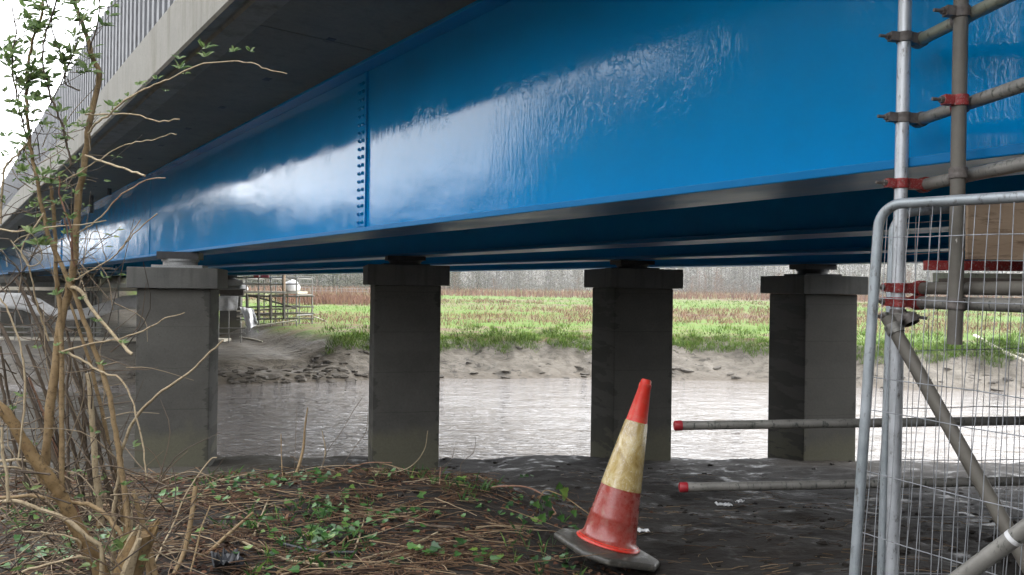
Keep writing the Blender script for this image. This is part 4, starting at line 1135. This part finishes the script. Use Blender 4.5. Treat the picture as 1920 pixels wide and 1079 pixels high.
for x, y, n, s_ in ((385, 92, 6, .036), (383, 108, 7, .034), (335, 112, 5, .03), (337, 130, 6, .036), (345, 140, 4, .028), (437, 98, 7, .026), (470, 98, 7, .026), (263, 160, 6, .03), (295, 150, 5, .024), (240, 182, 5, .026), (228, 195, 5, .026),
                    (212, 200, 7, .034), (211, 212, 5, .028), (165, 130, 6, .05), (158, 215, 7, .03), (150, 240, 5, .03), (310, 172, 3, .02), (62, 150, 6, .05), (45, 160, 6, .05), (68, 140, 6, .045), (20, 120, 5, .04), (70, 460, 7, .05), (60, 440, 6, .05), (85, 462, 6, .04),
                    (95, 345, 7, .04), (110, 385, 7, .035), (75, 330, 6, .035), (55, 345, 6, .03), (130, 408, 5, .03), (140, 365, 4, .022), (122, 440, 5, .028), (137, 412, 5, .02), (128, 530, 4, .028), (106, 555, 5, .03), (152, 563, 4, .022), (180, 605, 5, .024), (230, 645, 5, .024), (188, 685, 5, .022), (108, 650, 5, .02), (70, 655, 5, .026),
                    (120, 665, 5, .02), (180, 860, 4, .02), (40, 745, 6, .03), (20, 770, 6, .03), (235, 1030, 5, .055), (222, 1020, 4, .05), (205, 1035, 4, .05), (250, 1065, 3, .045)):
    rosette(at(x, y, 2.46 if y < 700 else 2.6) - so, n, s_)
for _ in range(130):                                              # wiry tangle low on the left
    x, y = rnd.uniform(-10, 240), rnd.uniform(560, 1060)
    p = at(x, y, rnd.uniform(2.6, 3.2)) - so
    d = (Vector((rnd.uniform(-.7, .7), rnd.uniform(-.3, .3), 1 if rnd.random() < .6 else rnd.uniform(-.3, .4)))).normalized()
    l_ = rnd.uniform(.08, .5)
    tw.tube(catmull([p, p + d * l_ * .5 + rv() * l_ * .12, p + d * l_ + rv() * l_ * .15], 3), [.0024, .001], 4, cap=False)
for _ in range(170):                                              # bramble and nettle undergrowth at the foot
    x, y = rnd.uniform(-40, 330), rnd.uniform(880, 1100)
    p = at(x, y, rnd.uniform(2.45, 3.3)) - so
    d = Vector((rnd.uniform(-1, 1), rnd.uniform(-.4, .4), rnd.uniform(-.1, .7))).normalized(); l_ = rnd.uniform(.1, .4)
    tw.tube(catmull([p, p + d * l_ * .5 + Vector((0, 0, .12 * l_)) + rv() * l_ * .1, p + d * l_ + rv() * l_ * .12], 3), [.003, .0012], 4, cap=False)
    if x < 230 and rnd.random() < .4: rosette(p + d * l_ * rnd.random(), rnd.randint(2, 4), .036, d)
for _ in range(90):                                               # and in front of the girder, upper left
    x, y = rnd.uniform(-10, 170), rnd.uniform(230, 560)
    p = at(x, y, rnd.uniform(2.4, 2.8)) - so
    d = rv(); d.z = abs(d.z) * .8; d.normalize(); l_ = rnd.uniform(.06, .22)
    tw.tube(catmull([p, p + d * l_ * .5 + rv() * l_ * .15, p + d * l_ + rv() * l_ * .15], 3), [.0017, .0008], 4, cap=False)
    if rnd.random() < .55: rosette(p + d * l_, rnd.randint(2, 4), .024, d)
tg = tw.build('twigs', island_mat('fine twigs', [(0.0, (0.05, 0.038, 0.028)), (0.6, (0.14, 0.10, 0.065)), (1.0, (0.33, 0.26, 0.17))], 0.7, 0.3, 0.3, 30), shrub, smooth=180)
tg['kind'] = 'stuff'
lo_ = lf.build('leaves', M['leaf'], shrub)
lo_['kind'] = 'stuff'

# ------------------------------------------------------------------ far bank: grass, reeds, woodland, fence, scaffolds
rnd = random.Random(77)
def blades(m, x, y, n, h_, w_, spread, lean=.35):
    if 0.796 * x + 0.605 * y < 12.6 + .8 * fr(x * .6, y * .6, 2, 2): return
    z = far_h(x, y) - .02
    for _ in range(n):
        p = Vector((x + rnd.gauss(0, spread), y + rnd.gauss(0, spread), z))
        d = Vector((rnd.gauss(0, lean), rnd.gauss(-.12, lean), 1)).normalized(); q = h_ * rnd.uniform(.55, 1.2)
        s2 = Vector((math.cos(a_ := rnd.uniform(0, 3.14)), math.sin(a_), 0)) * w_
        k = len(m.v)
        m.v += [p - s2, p + s2, p + d * q * .6 + s2 * .6, p + d * q * .6 - s2 * .6, p + d * q + Vector((d.x, d.y, -.2)) * q * .5]
        m.f += [(k, k + 1, k + 2, k + 3), (k + 3, k + 2, k + 4)]
m = MB()
for _ in range(5200):
    x = rnd.uniform(-17, 27); tt = 2.05 + abs(rnd.gauss(0, .75))
    y = edge(x) + tt + .55 * fr(x * .8, 1, 5, 3) - .15
    if fr(x * .45, 3.3, 1, 3) < -.32 and tt < 2.9: continue
    blades(m, x, y, 5, .30, .011, .09, .45)
for _ in range(4200):
    y = rnd.uniform(34, 105); x = rnd.uniform(-.42 * y, .75 * y)
    if fr(x * .028, y * .075, 4, 3) > .06: continue
    blades(m, x, y, 3, .20 + .002 * y, .012 * y / 32, .22, .5)
for _ in range(95):                                                # rounded tussocks bulging over the bank top
    x = rnd.uniform(-12, 27); y = edge(x) + rnd.uniform(1.7, 4.2) + .5 * fr(x * .8, 1, 5, 3)
    if 0.796 * x + 0.605 * y < 12.8: continue
    R_ = rnd.uniform(.35, .95); H_ = R_ * rnd.uniform(.4, .6); z = far_h(x, y) - .05
    for _ in range(int(150 * R_ + 40)):
        a = rnd.uniform(0, 6.283); q = math.sqrt(rnd.random())
        p = Vector((x + math.cos(a) * q * R_, y + math.sin(a) * q * R_, z + H_ * (1 - q * q) ** .7))
        d = Vector((math.cos(a) * q, math.sin(a) * q, .55 + .5 * (1 - q))).normalized() + rv() * .25
        d.normalize(); l_ = rnd.uniform(.14, .3); s2 = Vector((-d.y, d.x, 0)).normalized() * .012
        k = len(m.v)
        m.v += [p - s2, p + s2, p + d * l_ * .6 + s2 * .6, p + d * l_ * .6 - s2 * .6, p + d * l_ + Vector((d.x, d.y, -.5)) * l_ * .5]
        m.f += [(k, k + 1, k + 2, k + 3), (k + 3, k + 2, k + 4)]
tag(m.build('marsh_grass', M['grass'], smooth=0), kind='stuff')
m = MB()
for _ in range(3000):
    y = rnd.uniform(112, 140); x = rnd.uniform(-.5 * y, .8 * y)
    blades(m, x, y, 3, 1.35, .06, .5, .2)
for _ in range(6500):
    y = rnd.uniform(36, 95); x = rnd.uniform(-.35 * y, .75 * y)
    if fr(x * .028, y * .075, 4, 3) < .03: continue
    blades(m, x, y, 5, .36 + .002 * y, .012 * y / 32, .3, .5)
for _ in range(700):                                               # reed stand behind the far scaffold
    y = rnd.uniform(68, 88); x = rnd.uniform(-.31, -.19) * y
    blades(m, x, y, 4, 1.1, .035, .3, .2)
tag(m.build('reed_bed', M['reed'], smooth=0), kind='stuff')

def woodland(name, spots, hmin, hmax, fine=1, mat='wood_far'):
    m = MB()
    def leaf_quad(m, p, d, nr, l_, w_, _):
        d = d.normalized(); s2 = d.cross(nr)
        s2 = s2.normalized() * (w_ * .5) if s2.length > 1e-3 else d.orthogonal() * (w_ * .5)
        n = len(m.v); e_ = p + d * l_
        m.v += [p - s2 * .3, p + s2 * .3, p.lerp(e_, .6) + s2, e_, p.lerp(e_, .5) - s2]
        m.f.append((n, n + 1, n + 2, n + 3, n + 4))
    for q_ in spots:
        x, y, zg = q_[:3]
        h_ = q_[3] if len(q_) > 3 else rnd.uniform(hmin, hmax); b = Vector((x, y, zg - .2))
        top = b + Vector((rnd.uniform(-.6, .6), rnd.uniform(-.6, .6), h_))
        m.tube([b, b.lerp(top, .5) + rv() * .3, top], [.011 * h_, .004 * h_], 6, cap=False)
        for _ in range(11):
            t_ = rnd.uniform(.12, .95); p = b.lerp(top, t_); d = rv(); d.z = abs(d.z) * .7 + .25; d.normalize()
            l_ = h_ * .38 * (1.15 - t_); e_ = p + d * l_
            m.tube([p, e_], [.006 * h_, .002 * h_], 4, cap=False)
            for _ in range(24 if fine == 1 else 34):
                q = p.lerp(e_, rnd.uniform(.25, 1.1)) + rv() * (.11 * h_)
                leaf_quad(m, q, rv(), rv(), .055 * h_ * rnd.uniform(.5, 1.3) / fine, .018 * h_ / fine, .1)
        for _ in range(60 if fine == 1 else 190):
            q = b + Vector((rnd.gauss(0, .2 * h_), rnd.gauss(0, .2 * h_), abs(rnd.gauss(0, .22)) * h_))
            leaf_quad(m, q, rv(), rv(), .06 * h_ * rnd.uniform(.5, 1.2) / fine ** .5, .03 * h_ / fine, .1)
    return tag(m.build(name, M[mat], smooth=0), kind='stuff')
sp = []
for _ in range(480):
    y = rnd.uniform(215, 300); x = rnd.uniform(-.75, .85) * y
    sp.append((x, y, far_h(x, y)))
woodland('woodland', sp, 9, 16, 1.7)
M['scrub'] = island_mat('bare willow scrub', [(0.0, (0.05, 0.036, 0.03)), (0.5, (0.10, 0.065, 0.05)), (0.8, (0.16, 0.088, 0.05)), (1.0, (0.22, 0.12, 0.06))], 0.9, 0.05, 0.2, 0.5)
M['dark_wood'] = island_mat('dark winter wood', [(0.0, (0.02, 0.024, 0.015)), (0.5, (0.04, 0.045, 0.025)), (1.0, (0.075, 0.075, 0.04))], 0.9, 0.05, 0.2, 0.5)
sp = []
for _ in range(420):
    y = rnd.uniform(134, 200); x = rnd.uniform(-.6, .85) * y
    q = fr(x * .022, y * .022, 3, 3)
    if q < -.12: continue
    sp.append((x, y, far_h(x, y), (1.6 + 6.5 * max(0, q + .1)) * rnd.uniform(.6, 1.3)))
woodland('willow_scrub', sp, 2, 4, 1.5, 'scrub')
sp = []
for _ in range(120):
    y = rnd.uniform(125, 205); x = rnd.uniform(-.36, -.12) * y if rnd.random() < .6 else rnd.uniform(-.1, .8) * y
    if fr(x * .015, y * .01, 8, 2) < -.05 and x > -.1 * y: continue
    sp.append((x, y, far_h(x, y), rnd.uniform(5, 10)))
woodland('woodland', sp, 5, 10, 1.6, 'dark_wood')
sp = []
for _ in range(230):                                               # closed scrub wood west and south of the bridge
    a = rnd.uniform(R(100), R(196)); d_ = rnd.uniform(30, 44)
    x, y = 4 + d_ * math.cos(a), 3 + d_ * math.sin(a)
    if y > 13.0: continue
    az_ = math.degrees(a); sp.append((x, y, -1.5, interp(az_, [100, 150, 165, 180, 196], [5.0, 6.5, 9.5, 15.5, 18.0]) * rnd.uniform(.75, 1.12)))
for _ in range(70):  # unseen trees on the rear rise, added to shut out sky behind
    x = rnd.uniform(-32, 8); y = rnd.uniform(-26, -14); sp.append((x, y, 2.2 if x > -6 else -1.2))
woodland('woodland', sp, 6.0, 10.5)
sp = []
for _ in range(230):
    y = rnd.uniform(26.8, 42); x = -rnd.uniform(.80 * y + 1.5, 54); sp.append((x, y, -2.0))
woodland('woodland', sp, 5.6, 7.4)
sp = []
for _ in range(55):  # unseen bushes left of the view, added to block light onto the river
    y = rnd.uniform(5.5, 13.6); x = -rnd.uniform(.80 * y + 2.4, 17.5); sp.append((x, y, near_h(x, y, False)))
woodland('willow_scrub', sp, 3.6, 5.2)

# post fence in front of the far wood
fn = thing('post_fence', 'thin pale post and wire fence before the misty far wood', 'fence', (-20, 108, far_h(-20, 108)))
fo = Vector(fn.location)
for k in range(14):
    x = -31 + k * .8; y = 108 - (k - 7) * .2
    MB().box(-.03, .03, -.03, .03, -.2, 1.1, Matrix.Translation(Vector((x, y, far_h(x, y))) - fo)).build('post', M['tube'], fn)
for zz in (.6, 1.0):
    MB().tube([Vector((-31 + k * .8, 108 - (k - 7) * .2, far_h(-31 + k * .8, 108) + zz)) - fo for k in range(14)], .012, 4).build('wire', M['wire'], fn)

# scaffold tower at the end of the far pier
YT = 37.0
gt = at(500, 603, YT)
tower = thing('scaffold_tower', 'open tube scaffold tower with a pale boarded platform on the far bank', 'scaffold', gt)
to = Vector(tower.location)
def tt_(a, b, name='tube', mat='tube', r=.036):
    MB().tube([Vector(a) - to, Vector(b) - to], r, 8).build(name, M[mat], tower, smooth=60)
dY = Vector((.35, 1.6, 0))
for x, yt, yb in ((462, 517, 600), (485, 516, 602), (508, 517, 603), (531, 517, 604), (556, 517, 606)):
    a, b = at(x, yt, YT), at(x, yb, YT)
    b.z = min(b.z, far_h(b.x, b.y) - .05) if x > 500 else b.z - .3
    tt_(a, b, 'standard')
    b2 = b + dY; b2.z = min(b2.z, far_h(b2.x, b2.y))
    tt_(a + dY, b2, 'standard')
for y in (521, 533, 556, 577, 590, 600):
    tt_(at(444, y, YT - .05), at(560, y - (0 if y < 560 else 3), YT - .05), 'ledger')
    tt_(at(444, y, YT) + dY, at(560, y, YT) + dY, 'ledger')
tt_(at(556, 521, YT), at(584, 520.5, YT), 'ledger')
for x in (462, 508, 556):
    for y in (521, 552, 590): tt_(at(x, y + 2, YT), at(x, y + 2, YT) + dY, 'transom')
tt_(at(464, 553, YT - .1), at(556, 578, YT - .1), 'brace', 'tube_old', .045)
for x in (463, 484, 507, 532): tt_(at(x, 552, YT - .12), at(x + 1, 598, YT - .12), 'standard', 'tube_old', .075)
for y in (584, 594): tt_(at(444, y, YT - .1), at(556, y - 6, YT + .3), 'ledger', 'pale_timber', .045)
tt_(at(532, 515, YT - .1), at(532, 546, YT - .1), 'standard', 'ply', .09)
tt_(at(480, 612, YT - .6), at(556, 601, YT - .6), 'ledger', 'pale_timber', .035)
a, b = at(452, 548, YT), at(559, 549, YT)
Mx = Matrix.Translation(a - to) @ (b - a).to_track_quat('X', 'Z').to_matrix().to_4x4()
MB().box(0, (b - a).length, -.1, 1.7, -.06, .05, Mx).build('platform_board', M['pale_timber'], tower)
for x0, x1 in ((476, 485), (489, 504)):
    a, b = at(x0, 518.5, YT - .1), at(x1, 518.5, YT - .1)
    MB().box(0, (b - a).length, -.03, .03, -.06, .06, Matrix.Translation(a - to) @ (b - a).to_track_quat('X', 'Z').to_matrix().to_4x4()).build('red_board', M['red'], tower)
def cloth(name, P, mat, label, cat, nx=14, ny=8, amp=.06, group=None):
    """a hung sheet between four corner points (top left, top right, bottom right, bottom left)"""
    o_ = P[0].copy(); m = MB()
    for j in range(ny + 1):
        for i in range(nx + 1):
            u, v_ = i / nx, j / ny
            p = P[0].lerp(P[1], u).lerp(P[3].lerp(P[2], u), v_)
            p += Vector((0, amp * math.sin(u * 9 + v_ * 2 + P[0].x) * (0.3 + v_) + amp * fr(u * 4, v_ * 3, P[0].x, 3), amp * .5 * fr(u * 3, v_ * 2, 7, 2)))
            m.v.append(p - o_)
    for j in range(ny):
        for i in range(nx):
            a = j * (nx + 1) + i; m.f.append((a, a + 1, a + nx + 2, a + nx + 1))
    ob = m.build(name, M[mat], smooth=180, solid=.012); ob.location = o_
    return tag(ob, label, cat, group)
cloth('dust_sheet', [at(408, 555, 36), at(447, 556, 36), at(444, 583, 36), at(409, 583, 36)], 'sheet', 'square pale sheet hung beside the near pier on the far scaffold', 'sheet', group='sheets on the far scaffold')
cloth('dust_sheet', [at(449, 575, 36.2), at(474, 580, 36.2), at(485, 606, 35.8), at(465, 622, 35.6)], 'white', 'torn white sheet dangling from the scaffold tower towards the mud', 'sheet', amp=.12, group='sheets on the far scaffold')
# bag on the platform
def sack(name, p, sx, sy, sz, mat, label, seed):
    m = MB(); n_ = 14
    prof = [(0.55, 0), (.95, .12), (1.0, .4), (.9, .7), (.6, .92), (.15, 1.0)]
    for r_, z_ in prof:
        for k in range(n_):
            a = k * 2 * math.pi / n_
            q = 1 + .28 * fr(math.cos(a) * 1.3 + seed, math.sin(a) * 1.3, z_ * 2, 3)
            m.v.append(Vector((math.cos(a) * r_ * sx * q, math.sin(a) * r_ * sy * q, z_ * sz * (1 + .35 * fr(math.cos(a) + seed, z_, 2, 2)))))
    for i in range(len(prof) - 1):
        for k in range(n_): m.f.append((i * n_ + k, i * n_ + (k + 1) % n_, (i + 1) * n_ + (k + 1) % n_, (i + 1) * n_ + k))
    m.f.append(tuple(reversed(range(n_)))); m.f.append(tuple(5 * n_ + k for k in range(n_)))
    o = m.build(name, M[mat], smooth=60); o.location = p
    return tag(o, label, 'sack', 'white sacks on the far scaffold')
sack('rubble_sack', at(540, 548, YT) + Vector((0, .5, .03)), .42, .35, .55, 'white', 'large slumped white sack at the right end of the scaffold tower platform', 1)
sack('rubble_sack', at(450, 547, YT) + Vector((0, .5, .03)), .2, .2, .3, 'white', 'small white sack at the left end of the scaffold tower platform', 5)

# long access scaffold in front of the far pier
YS = 35.0
lo0 = at(120, 655, YS)
ls = thing('access_scaffold', 'long low scaffold with a lower walkway along the dark far pier', 'scaffold', lo0)
to = Vector(ls.location)
def t2(a, b, name, mat='tube', r=.03):
    MB().tube([Vector(a) - to, Vector(b) - to], r, 8).build(name, M[mat], ls, smooth=60)
for x, yt, yb in ((-60, 530, 670), (-10, 530, 670), (28, 560, 668), (60, 575, 668), (104, 515, 668), (170, 515, 668), (176, 515, 640), (222, 520, 668), (258, 540, 668), (300, 540, 668), (360, 540, 668), (429, 583, 655), (452, 606, 650)):
    t2(at(x, yt, YS), at(x, yb, YS), 'standard')
for y in (616, 626, 648):
    t2(at(-70, y - 3, YS - .04), at(460, y, YS - .04), 'ledger')
t2(at(405, 543, YS), at(460, 543, YS), 'ledger')
for x0, x1, y, mt, hh_ in ((-80, 300, 543.5, 'pale_timber', .16), (-80, 420, 639, 'pale_timber', .12), (405, 456, 549, 'timber', .28)):
    a, b = at(x0, y - 3, YS), at(x1, y, YS)
    MB().box(0, (b - a).length, -.02, .9 if y > 600 else .2, -hh_ / 2, hh_ / 2, Matrix.Translation(a - to) @ (b - a).to_track_quat('X', 'Z').to_matrix().to_4x4()).build('board', M[mt], ls)
# sagging sheet along it
o_ = at(-20, 570, YS - .15); m = MB()
tops = [(-60, 548), (0, 549), (40, 550), (75, 560), (100, 578), (125, 582), (160, 578), (200, 566), (230, 556), (262, 552), (290, 552)]
bots = [(-60, 575), (0, 576), (40, 582), (70, 592), (100, 592), (125, 602), (150, 600), (190, 592), (220, 581), (262, 580), (290, 582)]
for (x0, y0), (x1, y1) in zip(tops, bots):
    for k in range(5):
        p = at(lerp(x0, x1, k / 4), lerp(y0, y1, k / 4), YS - .15) + Vector((0, .10 * math.sin(x0 * .08 + k), 0))
        m.v.append(p - o_)
for i in range(len(tops) - 1):
    for k in range(4):
        a = i * 5 + k; m.f.append((a, a + 1, a + 6, a + 5))
ob = m.build('dust_sheet', M['sheet'], smooth=180, solid=.012); ob.location = o_
tag(ob, 'long sagging pale sheet slung along the dark access scaffold', 'sheet', 'sheets on the far scaffold')

# slumped mud slabs along the far water line
m = MB()
for _ in range(260):
    x = rnd.uniform(-17, 27) if rnd.random() < .4 else rnd.uniform(-14, -4)
    tt = abs(rnd.gauss(.25, .35)) if rnd.random() < .6 else rnd.uniform(.2, 2.2)
    y = edge(x) + tt; s_ = rnd.uniform(.04, .17) * (1.4 if rnd.random() < .12 else 1)
    p = Vector((x, y, far_h(x, y) + s_ * .1)); n = len(m.v); k_ = 7; ph = rnd.uniform(0, 6)
    for zz, rr in ((-.5, .8), (.15, 1.0), (.45, .6)):
        for q in range(k_):
            a = q * math.pi * 2 / k_ + ph
            m.v.append(p + Vector((math.cos(a) * rr * rnd.uniform(.8, 1.9), math.sin(a) * rr * rnd.uniform(.5, 1.1), zz * rnd.uniform(.5, .9) + .2 * math.cos(a + ph))) * s_)
    for i in range(2):
        for q in range(k_): m.f.append((n + i * k_ + q, n + i * k_ + (q + 1) % k_, n + (i + 1) * k_ + (q + 1) % k_, n + (i + 1) * k_ + q))
    m.f.append(tuple(n + 2 * k_ + q for q in range(k_)))
tag(m.build('mud_slabs', rough_mat('slumped grey mud', (0.05, 0.043, 0.034), (0.11, 0.096, 0.077), 3, (0.5, 0.8), 0.5, 0.03, (0.06, 0.05, 0.04)), smooth=0), kind='stuff')
# driftwood and a plank on the far mud
def far_hit(px, py, lift=0.03):
    r, e = ray(px, py); Y = 24.0
    while Y < 120 and e * Y > far_h(r * Y, Y) + lift: Y += .05
    return Vector((r * Y, Y, e * Y))
def far_log(name, pts, r0, r1, mat, label, cat, group):
    P = [far_hit(*p) for p in pts]; o = P[0].copy()
    ob = MB().tube(catmull([p - o for p in P], 3), [r0, r1], 8, wob=.08).build(name, M[mat], smooth=60); ob.location = o
    return tag(ob, label, cat, group)
far_log('driftwood_log', [(1828, 630), (1862, 650), (1925, 680)], .10, .08, 'pale_timber', 'long pale driftwood trunk sloping down the far mud behind the mesh', 'driftwood', 'driftwood on the far bank')
far_log('driftwood_log', [(1862, 652), (1900, 662), (1940, 668)], .06, .04, 'pale_timber', 'thin driftwood limb forking off the long pale trunk behind the mesh', 'driftwood', 'driftwood on the far bank')
far_log('driftwood_log', [(576, 590), (595, 596), (612, 603)], .04, .03, 'pale_timber', 'thin pale pole lying on green grass right of the scaffold tower', 'driftwood', 'driftwood on the far bank')
far_log('driftwood_log', [(450, 633), (475, 637), (492, 641)], .05, .03, 'pale_timber', 'grey pole stranded on the mud below the torn white sheet', 'driftwood', 'driftwood on the far bank')

# ------------------------------------------------------------------ damp air
hb = MB(); hb.box(-950, 950, -420, 960, -12, 40)
hz_m = bpy.data.materials.new('damp air'); hz_m.use_nodes = True
hn = hz_m.node_tree; hn.nodes.remove(hn.nodes['Principled BSDF'])
pv = hn.nodes.new('ShaderNodeVolumePrincipled')
pv.inputs['Color'].default_value = (0.93, 0.94, 0.95, 1)
pv.inputs['Density'].default_value = 0.00055
hn.links.new(pv.outputs[0], hn.nodes['Material Output'].inputs['Volume'])
tag(hb.build('haze', hz_m), kind='stuff')
